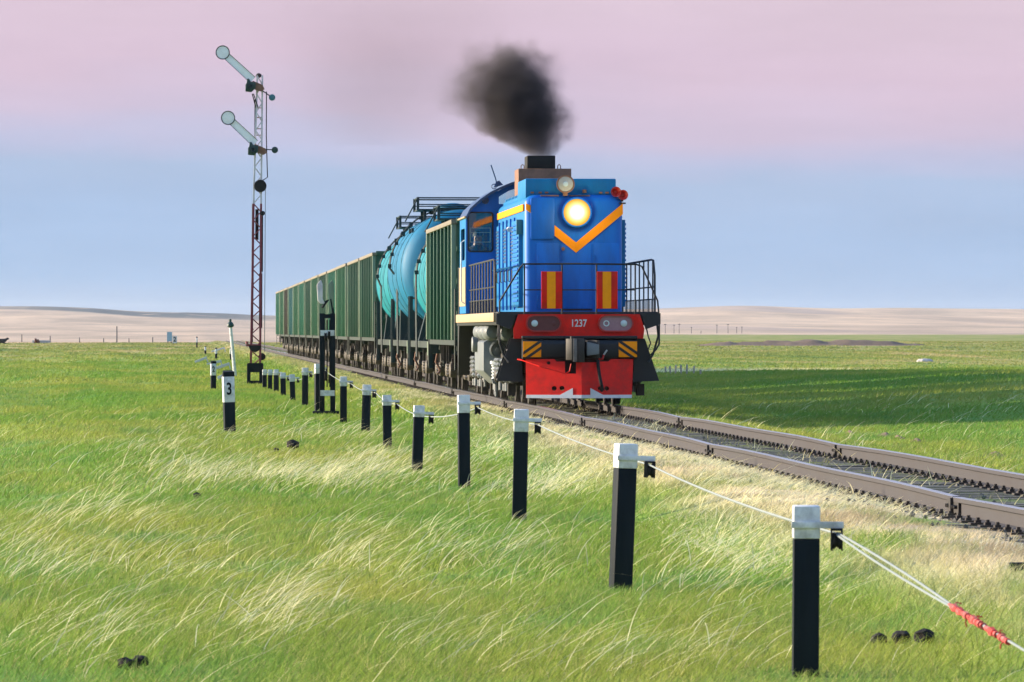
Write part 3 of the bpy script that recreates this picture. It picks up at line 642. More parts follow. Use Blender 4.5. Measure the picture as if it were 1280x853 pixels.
hood = hood_shell('hood', HF, 10.45, HW, 3.97, 'blue', 'blue_side')
CX = hx(720.5)
MB().box(hx(657.5), hx(771.2), HF + .16, HF + 2.6, 3.88, hz_(222.8)).build('radiator_cowl', 'blue_side', loco, bevel=.02)
cw = MB()
for bx in (666, 676, 684, 752, 760): MB().box(hx(bx) - .03, hx(bx) + .03, HF + .13, HF + .16, 3.99, 4.02).build('cowl_bracket', 'soot_brown', loco)
for a, b in ((676, 699), (712, 738)): MB().box(hx(a), hx(b), HF + .04, HF + .16, 3.935, 3.955).build('lamp_shelf', 'soot_brown', loco)
cw.cyl((hx(731.5), HF + .10, 4.0), (hx(731.5), HF + .10, 4.06), .04, n=10)
cw.build('lamp_plug', 'soot_brown', loco)
# hood front: hatch, doors, hinges
hat = MB().prism(rrect(hx(663.5), hx(693), hz_(299.3), hz_(247), .04), 'y', HF - .03, HF + .04).build('front_hatch', 'blue', hood, bevel=.008); hat.parent = hood
for a, b in ((670, 699), (701.5, 739.5), (742, 775)):
    d = MB().prism(rrect(hx(a), hx(b), hz_(386), hz_(304), .03), 'y', HF - .014, HF + .01).build('front_door', 'blue', hood, bevel=.005)
    for py in (322, 372): MB().cyl((hx(a) + .03, HF - .03, hz_(py) - .05), (hx(a) + .03, HF - .03, hz_(py) + .05), .014, n=6).build('hinge', 'blue', d)
MB().cyl((hx(704), HF - .05, hz_(311)), (hx(704), HF - .0, hz_(311)), .035).build('door_knob', 'soot_brown', hood)
MB().box(hx(700), hx(741), HF - .02, HF, hz_(388), hz_(386.3)).build('door_sill', 'black', hood)
# chevron and side stripe
def stripe(pts, name='chevron_stripe', y=HF - .0175, t=.006): return MB().prism(pts, 'y', y, y + t).build(name, 'orange', loco)
xt = hx(720.3)
stripe([(hx(693.3), hz_(281.5)), (xt, hz_(303)), (xt, hz_(316)), (hx(693.3), hz_(294.5))], y=HF - .022, t=.026)
stripe([(xt, hz_(303)), (hx(779.0), hz_(254.2)), (hx(779.2), hz_(267.5)), (xt, hz_(316))], y=HF - .022, t=.026)
stripe([(hx(657.6), hz_(254.3)), (hx(664), hz_(257)), (hx(670.5), hz_(262)), (hx(666), hz_(263.5)), (hx(667), hz_(269)), (hx(657.6), hz_(262))], name='stripe_tail', y=HF - .012, t=.08)
MB().box(-HW - .022, -HW - .004, HF + .12, 10.3, 3.66, 3.785).build('side_stripe', 'orange', loco)
# hood sides: louvres, doors, grab rails, lamp
for s in (-1, 1):
    MB().box(s * (HW - .02), s * (HW + .085), HF + .45, HF + 2.2, 1.85, 3.50).build('radiator_shutter', 'blue_side', hood, bevel=.01)
    sh = MB()
    for k in range(18): sh.box(s * (HW + .085), s * (HW + .105), HF + .52, HF + 2.1, 1.95 + k * .085, 1.99 + k * .085)
    sh.build('shutter_slat', 'blue', hood)['kind'] = 'stuff'
    for i, y in enumerate((3.9, 5.2, 6.5, 7.8, 9.1)):
        d = MB().box(s * (HW - .01), s * (HW + .028), y, y + 1.15, 1.88, 3.52).build('engine_door', 'blue_side', hood, bevel=.008)
        if i in (0, 2, 4):
            lv = MB()
            for k in range(10): lv.box(s * (HW + .028), s * (HW + .05), y + .12, y + 1.03, 2.75 + k * .07, 2.785 + k * .07)
            lv.build('louvre', 'roof', d)
        MB().tube([(s * (HW + .03), y + .1, 2.35), (s * (HW + .08), y + .1, 2.37), (s * (HW + .08), y + .1, 2.57), (s * (HW + .03), y + .1, 2.59)], .012, 5).build('door_handle', 'black', d)
        MB().box(s * (HW + .02), s * (HW + .055), y - .075, y - .03, 1.80, 3.58).build('door_post', 'blue', d)
    MB().tube([(s * (HW + .0), 3.6, 2.62), (s * (HW + .13), 3.7, 2.62), (s * (HW + .13), 10.2, 2.62)], .016, 6).build('hood_handrail', 'blue_side', hood)
tr = MB()
for k in range(14): tr.box(-.80, -.74, 3.1 + k * .5, 3.35 + k * .5, 3.93, 4.06)
tr.box(-.83, -.79, 3.0, 10.2, 3.90, 4.0); tr.build('roof_hinge_bracket', 'blue_side', hood)
MB().box(-HW - .13, -HW - .02, HF + .35, HF + .42, 3.22, 3.50).build('switch_box', 'tank_grey', loco, bevel=.008)
MB().lathe([(.02, 0), (.05, .04), (.045, .08), (0, .09)], (-HW - .20, HF + 1.5, 3.36), (-.1, -1, -.5), 12).build('work_lamp', 'white', loco, smooth=True)
# lamps and horns on the front
hlx, hlz = hx(721), hz_(265.5)
hlh = MB().lathe([(.27, .0), (.285, .06), (.285, .11), (.262, .12), (.245, .10)], (0, 0, 0), (0, -1, 0), 32).build('headlight', 'blue', loco, smooth=True, loc=(hlx, HF + .0, hlz))
lens = MB().lathe([(.255, .0), (.25, .03), (.20, .055), (.12, .075), (.0, .082)], (0, 0, 0), (0, -1, 0), 32).build('lens', 'headlight', hlh, smooth=True, loc=(0, -.09, 0))
lb_ = bpy.data.lights.new('headlight_beam', 'POINT'); lb_.energy = 6; lb_.color = (1, .80, .45); lb_.shadow_soft_size = .12
lbo = bpy.data.objects.new('headlight_beam', lb_); COL.objects.link(lbo); lbo.parent = hlh; lbo.location = (0, -.42, 0)
hl2 = MB().lathe([(.12, -.12), (.165, -.02), (.172, .03), (.172, .06), (.15, .065), (.145, .05)], (0, 0, 0), (0, -1, 0), 28).build('spotlight', 'soot_brown', loco, smooth=True, loc=(hx(706.8), HF - .04, hz_(230)))
MB().lathe([(.148, .045), (.14, .055), (.08, .07), (0, .075)], (0, 0, 0), (0, -1, 0), 28).build('lens', 'lens', hl2, smooth=True)
MB().lathe([(.05, .074), (.045, .08), (0, .083)], (0, 0, 0), (0, -1, 0), 16).build('bulb', 'bulb', hl2, smooth=True)
MB().box(-.04, .04, -.02, .25, -.22, -.14).build('bracket', 'soot_brown', hl2)
for px, py in ((770.5, 239.5), (779.3, 243.5)):
    h = MB().lathe([(.025, -.34), (.03, -.2), (.05, -.1), (.095, -.01), (.098, .0), (.075, -.01), (.03, -.08)], (0, 0, 0), (0, -1, 0), 20).build('air_horn', 'red_dark', loco, smooth=True, loc=(hx(px), HF - .02, hz_(py)))
    MB().box(-.015, .015, .1, .3, -.12, .0).build('bracket', 'black', h)
MB().box(hx(775), hx(783), HF + .02, HF + .3, hz_(254.5), hz_(252.8)).build('horn_shelf', 'black', loco)
# exhaust
SE = F_PX / (LOCO_Y + 8.3)
def ex(px): return (px - VX) / SE - TRACK_X
def ez(py): return (CAM_Z - RAIL_Z) - (py - VY) / SE
eb = MB().box(ex(648), ex(714.5), 8.3, 9.6, 3.85, ez(210.5)).build('exhaust_box', 'soot_brown', loco, bevel=.015)
stk = MB().box(ex(659.5), ex(694.8), 8.4, 9.3, ez(210.5), ez(194.3)).build('stack', 'soot', eb, bevel=.01)
MB().box(ex(660.5), ex(693.8), 8.45, 9.25, ez(194.3), ez(194.0)).build('stack_mouth', 'soot', eb)
for px in (654, 700):
    MB().tube([(ex(px) - .03, 8.5, ez(210.5)), (ex(px) - .03, 8.5, ez(210.5) + .06), (ex(px), 8.5, ez(210.5) + .09), (ex(px) + .03, 8.5, ez(210.5) + .06), (ex(px) + .03, 8.5, ez(210.5))], .01, 5).build('lifting_eye', 'soot_brown', eb)

# cab
CF, CB = 10.5, 13.1
SC = F_PX / (LOCO_Y + CF)
def cx_(px): return (px - VX) / SC - TRACK_X
def cz_(py): return (CAM_Z - RAIL_Z) - (py - VY) / SC
CHW = 1.575
arc = [(-1.59, 3.72), (-1.50, 3.90), (-1.29, 4.09), (-1.07, 4.24), (-.86, 4.345), (-.65, 4.43), (-.45, 4.485), (-.22, 4.525), (0, 4.54)]
arc = arc + [(-a, b) for a, b in arc[-2::-1]]
wall = [(-CHW, 1.75), (CHW, 1.75)] + [(a * .985, b - .05) for a, b in arc[::-1]]
def cab_win(s):
    w = rrect(cx_(586), cx_(615), cz_(313.6), cz_(266.5), .07)
    return w if s < 0 else [(-a, b) for a, b in w][::-1]
upw = [(-.90, 4.03)] + [(a * .86, b - .15) for a, b in arc if abs(a) < .95] + [(.90, 4.03)]
upw = [(-.02 + min(-.04, p[0]), p[1]) for p in upw if p[0] < 0.1]; upw = [(-.90, 3.99), (-.90, 4.14), (-.70, 4.26), (-.45, 4.34), (-.06, 4.39), (-.06, 3.99)]
upw_r = [(-a, b) for a, b in upw][::-1]
cab = plate(wall, [cab_win(-1), cab_win(1), upw, upw_r], lambda u, v, t: (u, CF + t, v), .05, 'cab', 'blue', loco)
plate(wall, [[(-.8, 3.2), (.8, 3.2), (.8, 3.8), (-.8, 3.8)], [(-1.0, 3.97), (-1.0, 4.1), (-.7, 4.27), (-.45, 4.36), (-.03, 4.42), (-.03, 3.97)], [(.03, 3.97), (.03, 4.42), (.45, 4.36), (.7, 4.27), (1.0, 4.1), (1.0, 3.97)]], lambda u, v, t: (u, CB - .05 + t, v), .05, 'rear_wall', 'blue', cab)
for s in (-1, 1):
    plate([(CF + .05, 1.75), (CB - .05, 1.75), (CB - .05, 3.70), (CF + .05, 3.70)], [rrect(CF + .5, CB - .5, 2.85, 3.5, .06)], lambda u, v, t, s=s: (s * (CHW - .05) + s * t, u, v), .05, 'side_wall', 'blue_side', cab)
    MB().box(s * CHW, s * (CHW + .012), CF + .02, CB - .05, 1.90, 2.70).build('side_band', 'cream' if s < 0 else 'white', cab)
    MB().tube([(s * (CHW + .02), CF + .12, 1.95), (s * (CHW + .09), CF + .12, 2.0), (s * (CHW + .09), CF + .12, 3.2), (s * (CHW + .02), CF + .12, 3.25)], .016, 6).build('grab_rail', 'white', cab)
    plate([(p[0], p[1]) for p in cab_win(s)], [], lambda u, v, t: (u, CF + .02 + t, v), .006, 'window_pane', 'glass', cab)
    fr = plate([(p[0] * 1.0 + (-.03 if p[0] < (cx_(600.5) if s < 0 else -cx_(600.5)) else .03), p[1] + (.03 if p[1] > cz_(290) else -.03)) for p in cab_win(s)], [cab_win(s)], lambda u, v, t: (u, CF - .012 + t, v), .014, 'window_frame', 'black', cab)
    x0, x1 = (cx_(587.6), cx_(613.6)) if s < 0 else (-cx_(613.6), -cx_(587.6))
    ib = MB(); z0, z1 = cz_(303.2), cz_(284.5)
    ib.box(x0, x1, CF + .03, CF + .045, z0, z0 + .018).box(x0, x1, CF + .03, CF + .045, z1 - .018, z1).box(x0, x0 + .018, CF + .03, CF + .045, z0, z1).box(x1 - .018, x1, CF + .03, CF + .045, z0, z1).box(x0, x1, CF + .03, CF + .042, cz_(291), cz_(291) + .012)
    ib.build('sliding_sash', 'white', cab)
    plate(upw if s < 0 else upw_r, [], lambda u, v, t: (u, CF + .02 + t, v), .006, 'upper_pane', 'glass', cab)
rf = MB(); n = len(arc)
outer = arc; inner = [(a * .985, b - .045) for a, b in arc]
rf.add([(a, CF - .22, b) for a, b in outer] + [(a, CB + .1, b) for a, b in outer] + [(a, CF - .22, b) for a, b in inner] + [(a, CB + .1, b) for a, b in inner],
       [(i, i + 1, n + i + 1, n + i) for i in range(n - 1)] + [(2 * n + i + 1, 2 * n + i, 3 * n + i, 3 * n + i + 1) for i in range(n - 1)] + [(i + 1, i, 2 * n + i, 2 * n + i + 1) for i in range(n - 1)] + [(n + i, n + i + 1, 3 * n + i + 1, 3 * n + i) for i in range(n - 1)] + [(0, n, 3 * n, 2 * n), (n - 1, 3 * n - 1, 4 * n - 1, 2 * n - 1)])
roof = rf.build('cab_roof', 'roof', cab, smooth=True)
for s in (-1, 1): MB().tube([(s * 1.60, CF - .22, 3.72), (s * 1.60, CB + .1, 3.72)], .022, 6).build('gutter', 'cream', roof)
MB().tube([(cx_(624), 11.2, 4.36), (cx_(622), 11.2, 4.52), (cx_(616), 11.2, 4.81)], .013, 6).build('antenna', 'roof', roof)
MB().prism([(cx_(619), 4.34), (cx_(631), 4.40), (cx_(626), 4.49), (cx_(622), 4.46)], 'y', 11.1, 11.3).build('antenna_base', 'roof', roof)
MB().tube([(cx_(620) + .05 * math.cos(a * .7) - .02, 10.9, 4.36 + .05 * math.sin(a * .7)) for a in range(10)], .01, 5).build('roof_eye', 'roof', roof)
MB().lathe([(.075, 0), (.075, .04), (.055, .045), (.05, .02)], (0, 0, 0), (0, -1, 0), 18).build('marker_lamp', 'roof', cab, smooth=True, loc=(cx_(606.5), CF, cz_(250.5)))
inn = MB(); inn.box(-1.5, 1.5, CF + .06, CB - .06, 1.76, 1.95).box(-1.45, -.98, CF + .10, CF + .4, 1.95, 2.95).box(-.95, .95, CF + .06, CF + .12, 1.95, 3.9)
inn.build('cab_interior', 'dark_in', cab)
MB().box(-1.46, -1.02, CF + .95, CF + 1.4, 1.95, 2.52).box(-1.46, -1.02, CF + 1.36, CF + 1.44, 2.52, 3.05).build('driver_seat', 'jacket', cab, bevel=.02)
hood_shell('rear_hood', 13.1, 15.5, .93, 3.1, 'blue', 'blue_side')

# running gear
def wheelset(parent, y, r=.525, m='grease', gauge=GA):
    w = MB()
    for s in (-1, 1):
        w.lathe([(.06, -.09), (r * .55, -.06), (r * .80, -.065), (r + .028, -.068), (r + .028, -.04), (r, -.03), (r - .012, .065), (r * .82, .07), (r * .75, .02), (r * .4, .045), (.13, .075), (.13, .13)], (s * gauge, 0, 0), (s, 0, 0), 24)
    w.cyl((-1.05, 0, 0), (1.05, 0, 0), .085, n=10)
    o = w.build('wheelset', m, parent, smooth=True); o.location = (0, y, r); return o
def coil(mb, x, y, z0, z1, r=.10, turns=5):
    prof = []; n = turns * 2
    for i in range(n + 1): prof.append((r if i % 2 else r * .72, z0 + (z1 - z0) * i / n))
    mb.lathe([(r * .5, z0 - .001)] + prof + [(r * .5, z1 + .001)], (x, y, 0), (0, 0, 1), 12)
def loco_bogie(y0):
    b = MB()
    for s in (-1, 1):
        b.prism([(-2.6, .95), (2.6, .95), (2.6, .72), (2.2, .62), (-2.2, .62), (-2.6, .72)], 'x', s * 1.02, s * 1.12)
    b.box(-1.0, 1.0, -.35, .35, .75, 1.05)
    bo = b.build('bogie', 'grease', loco, bevel=.012); bo.location = (0, y0, 0)
    for k in (-2.1, 0, 2.1): wheelset(bo, k)
    for s in (-1, 1):
        for k in (-2.1, 0, 2.1):
            MB().box(s * .98, s * 1.18, k - .17, k + .17, .36, .70).lathe([(.15, 0), (.15, .05), (.11, .09), (0, .10)], (s * 1.18, k, .525), (s, 0, 0), 14).build('axle_box', 'grease', bo, bevel=.01)
            for q in (-.36, .36):
                c = MB(); coil(c, s * 1.16, k + q, .42, .86, .115, 5); c.cyl((s * 1.16, k + q, .24), (s * 1.16, k + q, .40), .05).build('spring', 'grey', bo, smooth=False)
        MB().box(s * 1.14, s * 1.28, -2.75, -2.45, .18, .40).build('sand_pipe', 'grease', bo)
    return bo
loco_bogie(3.3); loco_bogie(12.6)
# fuel tank, air reservoirs and brake gear between the bogies
tk = MB(); tk.prism([(-1.44, 1.17), (-1.34, 1.22), (1.34, 1.22), (1.44, 1.17), (1.44, .60), (1.15, .33), (-1.15, .33), (-1.44, .60)], 'y', 6.3, 9.6)
fuel = tk.build('fuel_tank', 'grey', loco, bevel=.02)
for s in (-1, 1):
    for k in range(3):
        MB().lathe([(.0, -.02), (.12, .02), (.17, .10), (.17, 1.0), (.12, 1.08), (0, 1.12)], (s * (1.32 - .0 * k), 5.2 + k * 1.35 + .25 * k, 1.37), (0, 1, 0), 18).build('air_reservoir', 'grey', loco, smooth=True)
    MB().lathe([(.0, -.02), (.12, .02), (.165, .10), (.165, 2.3), (.12, 2.4), (0, 2.42)], (s * 1.05, 4.9, 1.36), (0, 1, 0), 18).build('air_reservoir', 'grey', loco, smooth=True)
    fl = MB().lathe([(.05, -.10), (.16, -.08), (.17, -.02), (.17, .03), (.14, .05), (.13, .0), (.05, .02), (.05, .12), (0, .125)], (s * 1.17, 5.95, 1.02), (0, -1, 0), 20).build('filter_housing', 'grey', loco, smooth=True)
    MB().lathe([(.0, -.10), (.15, -.08), (.16, .03), (.13, .05), (0, .05)], (s * 1.50, 8.7, 1.12), (s, 0, 0), 20).build('filler_cap', 'grey', loco, smooth=True)
    c = MB()
    coil(c, s * 1.20, 6.1, .42, .74, .10, 5); c.cyl((s * 1.20, 6.1, .74), (s * 1.20, 6.1, .80), .12); c.build('damper_spring', 'white', loco)
    MB().tube([(s * 1.2, 6.0, .82), (s * 1.05, 6.0, 1.0), (s * 1.0, 6.0, 1.06)], .02, 6).build('pipe', 'white', loco)
    for yy, zz in ((9.7, .48), (10.0, .40), (6.0, .36), (5.6, .33)):
        MB().cyl((s * 1.22, yy, zz - .12), (s * 1.22, yy, zz + .06), .05).cyl((s * 1.22, yy, zz - .22), (s * 1.22, yy, zz - .1), .03).box(s * 1.12, s * 1.3, yy - .07, yy + .07, zz + .03, zz + .09).build('brake_hanger', 'grey', loco)
    MB().prism([(14.9, 1.5), (15.5, 1.5), (15.5, .5), (15.3, .45)], 'x', s * 1.2, s * 1.50).build('rear_step', 'black', loco)
    MB().tube([(s * 1.46, .10, 1.75), (s * 1.5, .06, 1.3), (s * 1.40, .06, .95), (s * 1.30, -.05, .80)], .02, 6).build('step_pipe', 'black', loco)

# ------------------------------------------------------------------ the driver
pv = bpy.data.meshes.new('person'); 
J = [((0, 0, 0), .15), ((0, -.02, .25), .15), ((0, -.02, .45), .17), ((0, -.03, .56), .075), ((0, -.045, .66), .085), ((0, -.05, .76), .095), ((0, -.05, .83), .06),
     ((.19, -.02, .47), .075), ((.25, -.12, .25), .055), ((.20, -.36, .20), .045), ((.18, -.45, .21), .035), ((-.19, -.02, .47), .075), ((-.25, -.12, .25), .055), ((-.20, -.36, .20), .045), ((-.18, -.45, .21), .035),
     ((.11, -.05, -.02), .10), ((.13, -.45, .02), .085), ((.13, -.46, -.42), .06), ((.13, -.58, -.48), .045), ((-.11, -.05, -.02), .10), ((-.13, -.45, .02), .085), ((-.13, -.46, -.42), .06), ((-.13, -.58, -.48), .045), ((0, -.15, .70), .022)]
E_ = [(0, 1), (1, 2), (2, 3), (3, 4), (4, 5), (5, 6), (2, 7), (7, 8), (8, 9), (9, 10), (2, 11), (11, 12), (12, 13), (13, 14), (0, 15), (15, 16), (16, 17), (17, 18), (0, 19), (19, 20), (20, 21), (21, 22), (4, 23)]
pv.from_pydata([j[0] for j in J], E_, [])
po = bpy.data.objects.new('person', pv); COL.objects.link(po)
sk = po.modifiers.new('skin', 'SKIN'); po.modifiers.new('sub', 'SUBSURF').levels = 2
for v, j in zip(pv.skin_vertices[0].data, J): v.radius = (j[1], j[1] * (1.0 if j[0][2] > .5 else .85)); v.use_root = False
pv.skin_vertices[0].data[0].use_root = True
me = bpy.data.meshes.new_from_object(po.evaluated_get(bpy.context.evaluated_depsgraph_get())); bpy.data.objects.remove(po)
for k in ('jacket', 'skin'): me.materials.append(M[k])
for p in me.polygons:
    c = p.center; p.material_index = 1 if (c.z > .57 and abs(c.x) < .14) or (abs(c.y) > .40 and .1 < c.z < .3) else 0; p.use_smooth = True
driver = bpy.data.objects.new('person', me); COL.objects.link(driver)
driver.location = (TRACK_X - 1.27, LOCO_Y + CF + 1.12, RAIL_Z + 2.60)
tag(driver, 'person in dark clothing sitting behind the cab window looking ahead', 'person')
hr = MB().lathe([(.105, .0), (.112, .05), (.09, .10), (.04, .125), (0, .13)], (0, -.035, .735), (0, .25, 1), 14).build('hair', 'hair', driver, smooth=True)

# ------------------------------------------------------------------ wagon parts
def make_bogie(parent, y):
    b = MB()
    for s in (-1, 1):
        b.prism([(-1.15, .52), (-1.0, .74), (-.45, .84), (.45, .84), (1.0, .74), (1.15, .52), (.95, .40), (.70, .50), (.42, .30), (-.42, .30), (-.70, .50), (-.95, .40)], 'x', s * 1.0, s * 1.10)
    b.box(-1.12, 1.12, -.2, .2, .50, .82)
    bo = b.build('bogie', 'grease', parent); bo.location = (0, y, 0)
    for k in (-.925, .925): wheelset(bo, k, .475)
    for s in (-1, 1):
        for k in (-.13, .13):
            c = MB(); coil(c, s * 1.07, k * 1.2, .34, .62, .115, 4); c.build('spring', 'grease', bo)
        for k in (-.925, .925):
            MB().lathe([(.17, -.12), (.17, .03), (.13, .06), (.05, .065), (0, .07)], (s * 1.10, k, .475), (s, 0, 0), 14).build('axle_box', 'grey_brown', bo, smooth=True)
        MB().box(s * 1.08, s * 1.18, -.06, .06, .62, .95).build('side_bearing', 'grease', bo)
    return bo
M['grey_brown'] = mat('dusty_axle_box', (0.10, 0.085, 0.068), 0.65, var=0.4, scale=12, dirt=(0.02, 0.017, 0.014), dirt_amt=0.8)
def wagon_coupler(parent, y, s):
    MB().prism([(-.1, 0), (.1, 0), (.1, -.35), (.26, -.52), (.2, -.6), (.02, -.5), (-.1, -.62), (-.22, -.58), (-.2, -.4), (-.1, -.3)], 'z', .9, 1.2).build('coupler', 'grease', parent, bevel=.01).matrix_local = Matrix.Translation((0, y, 0)) @ Matrix.Rotation(0 if s < 0 else math.pi, 4, 'Z')

M['rail_cap'] = mat('rusty_pale_top_rail', (0.19, 0.17, 0.13), 0.7, var=0.3, scale=5, dirt=(0.10, 0.06, 0.04), dirt_amt=0.6)
GL = 12.75
def make_gondola():
    g = thing('gondola_wagon', '', 'wagon', (TRACK_X, 0, RAIL_Z), group='green gondola wagons of the freight train')
    hw, z0, z1 = 1.46, 1.16, 3.80
    for s in (-1, 1):
        MB().box(s * hw, s * (hw - .02), .02, GL - .02, z0, z1 - .1).build('side_wall', GREENS[0], g)
        MB().box(s * (hw - .05), s * (hw + .115), 0, GL, z1 - .10, z1).build('top_rail', 'rail_cap', g, bevel=.008)
        MB().box(s * (hw - .05), s * (hw + .03), 0, GL, z0 - .08, z0 + .03).build('bottom_rail', 'wagon_frame', g)
        for k in range(8):
            y = .12 + (GL - .24) * k / 7.0
            e = .012 if k in (0, 7) else 0
            MB().box(s * (hw - .01), s * (hw + .10 + e), y - .08, y + .08, z0 + .031, z1 - .101).build('side_post', 'rib_pale' if k in (0, 7) else GREENS[0], g, bevel=.012)
    for y, q in ((0, -1), (GL, 1)):
        MB().box(-hw + .02, hw - .02, y - .02, y + .02, z0, z1).build('end_wall', GREENS[0], g)
        for z in (1.7, 2.4, 3.1, 3.72): MB().box(-hw, hw, y + q * .02, y + q * .12, z, z + .12).build('end_beam', GREENS[0], g, bevel=.01)
        wagon_coupler(g, y + q * .3, q)
        for s in (-1, 1):
            ld = MB(); X_ = s * 1.50
            ld.tube([(X_, y + q * .16, .55), (X_, y + q * .16, 2.3)], .018, 5); ld.tube([(X_ - s * .35, y + q * .16, .55), (X_ - s * .35, y + q * .16, 2.3)], .018, 5)
            for z in np.arange(.6, 2.3, .33): ld.tube([(X_, y + q * .16, z), (X_ - s * .35, y + q * .16, z)], .012, 4)
            ld.build('end_ladder', 'wagon_frame', g)
    MB().box(-hw + .02, hw - .02, .02, GL - .02, z0 - .02, z0 + .2).build('floor', 'wagon_frame', g)
    MB().box(-.25, .25, -.3, GL + .3, .82, 1.14).box(-1.35, 1.35, 2.0, 2.2, .95, 1.14).box(-1.35, 1.35, GL - 2.2, GL - 2.0, .95, 1.14).build('centre_sill', 'wagon_frame', g)
    MB().cyl((-.9, GL / 2 - .4, .78), (-.9, GL / 2 + .5, .78), .16).build('brake_cylinder', 'grease', g)
    MB().box(.5, 1.1, GL / 2 - .3, GL / 2 + .4, .6, 1.1).build('air_tank', 'grease', g)
    for s in (-1, 1):
        for y in (4.6, 5.6, 7.2, 8.2): MB().box(s * 1.35, s * 1.42, y - .03, y + .03, .70, 1.1).build('hatch_lever', 'grease', g)
    make_bogie(g, 2.05); make_bogie(g, GL - 2.05)
    return g

TL = 10.8
def make_tank(r, zc, paint, name_label, y):
    g = thing('tank_wagon', name_label, 'wagon', (TRACK_X, y, RAIL_Z), group='tank wagons behind the first gondola')
    prof = [(0, .0), (r * .35, .03), (r * .65, .13), (r * .85, .28), (r * .95, .42), (r, .58), (r, TL - .58), (r * .95, TL - .42), (r * .85, TL - .28), (r * .65, TL - .13), (r * .35, TL - .03), (0, TL)]
    bar = MB().lathe(prof, (0, 0, zc), (0, 1, 0), 56).build('tank_barrel', paint, g, smooth=True)
    for yy in (.66, 4.0, TL - 4.0, TL - .66):
        ring = MB(); n = 40; rr = r
        ring.lathe([(rr - .01, 0), (rr + .014, 0), (rr + .014, .09), (rr - .01, .09)], (0, yy - .045, zc), (0, 1, 0), n, ring=True); ring.build('strap', 'tank_grey', bar, smooth=False)
    MB().box(-.3, .3, -.55, TL + .55, .82, 1.15).box(-1.42, 1.42, -.55, -.35, .85, 1.20).box(-1.42, 1.42, TL + .35, TL + .55, .85, 1.20).box(-1.42, -1.3, -.5, TL + .5, .98, 1.14).box(1.3, 1.42, -.5, TL + .5, .98, 1.14).build('underframe', 'wagon_frame', g)
    for yy in (1.5, TL - 1.5):
        sd = MB(); pts = [(-1.3, 1.14), (1.3, 1.14)] + [((r + .03) * math.cos(a), zc + (r + .03) * math.sin(a)) for a in np.linspace(R(-38), R(-142), 14)]
        sd.prism(pts, 'y', yy - .22, yy + .22); sd.build('saddle', 'frame_teal', g)
    for s in (-1, 1):
        for yy in (.9, 3.0, TL - 3.0, TL - .9):
            MB().prism([(s * .35, 1.14), (s * 1.25, 1.14), (s * .9, zc - r * .75), (s * .4, zc - r * .86)], 'y', yy - .03, yy + .03).build('gusset', 'frame_teal', g)
        # curved side ladder from the frame to the dome platform
        ld = MB()
        for yy in (TL / 2 - .22, TL / 2 + .22):
            pts = [(s * 1.50, yy, .75), (s * 1.52, yy, zc - .15)] + [((r + .14) * math.cos(a) * s, yy, zc + (r + .14) * math.sin(a)) for a in np.linspace(R(4), R(72), 9)]
            ld.tube(pts, .022, 5)
        for z in np.arange(.8, zc, .32): ld.tube([(s * 1.50, TL / 2 - .22, z), (s * 1.50, TL / 2 + .22, z)], .014, 4)
        for a in np.linspace(R(6), R(70), 7):
            p = ((r + .14) * math.cos(a) * s, zc + (r + .14) * math.sin(a)); ld.tube([(p[0], TL / 2 - .22, p[1]), (p[0], TL / 2 + .22, p[1])], .016, 4)
            ld.box(p[0] - .05, p[0] + .05, TL / 2 - .27, TL / 2 - .19, p[1] - .07, p[1] + .03)
        ld.build('side_ladder', 'frame_teal', g)
        # walkway handholds along the shoulder
        for k in (1.6, 3.2, TL - 3.2, TL - 1.6):
            a = R(40); MB().box(s * (r * math.cos(a)) - .06, s * ((r + .07) * math.cos(a)) + .06, k - .1, k + .1, zc + r * math.sin(a) - .02, zc + (r + .07) * math.sin(a) + .06).build('lug', 'frame_teal', bar)
        # corner posts of the end platform
        for yy in (-.46, TL + .46):
            MB().box(s * 1.36, s * 1.45, yy - .05, yy + .05, .50, 2.30).build('corner_post', 'frame_teal', g)
            MB().tube([(s * 1.40, yy, 2.25), (s * .5, yy, 2.25)], .02, 5).build('end_rail', 'frame_teal', g)
        MB().box(s * 1.02, s * 1.40, .4, 1.05, .84, 1.0).box(s * 1.36, s * 1.44, .38, .7, .80, 1.13).build('frame_bracket', 'rib_pale', g)
    # dome platform
    zt = zc + r; pf = MB(); L2 = 1.15
    pf.box(-1.0, 1.0, TL / 2 - L2, TL / 2 - .35, zt + .06, zt + .10).box(-1.0, 1.0, TL / 2 + .35, TL / 2 + L2, zt + .06, zt + .10).box(-1.0, -.42, TL / 2 - .35, TL / 2 + .35, zt + .06, zt + .10).box(.42, 1.0, TL / 2 - .35, TL / 2 + .35, zt + .06, zt + .10)
    for sx in (-.8, .8):
        for yy in (TL / 2 - .9, TL / 2 + .9): pf.box(sx - .04, sx + .04, yy - .04, yy + .04, zt - .32, zt + .06)
    pfo = pf.build('dome_platform', 'frame_teal', g)
    rl = MB()
    for sx in (-1, 1):
        for yy in (-L2, L2): rl.box(sx - .035, sx + .035, TL / 2 + yy - .035, TL / 2 + yy + .035, zt + .06, zt + .42)
        rl.tube([(sx, TL / 2 - L2, zt + .40), (sx, TL / 2 + L2, zt + .40)], .02, 5)
        rl.tube([(sx * 1.0, TL / 2 - L2, zt + .41), (sx * 1.0, TL / 2 - L2 - .1, zt + .41), (sx * 1.35, TL / 2 - L2 - .1, zt - .25)], .02, 5)
    for yy in (-L2, L2): rl.tube([(-1, TL / 2 + yy, zt + .40), (1, TL / 2 + yy, zt + .40)], .02, 5); rl.tube([(-1, TL / 2 + yy, zt + .22), (1, TL / 2 + yy, zt + .22)], .016, 5)
    rl.build('platform_rail', 'frame_teal', pfo)
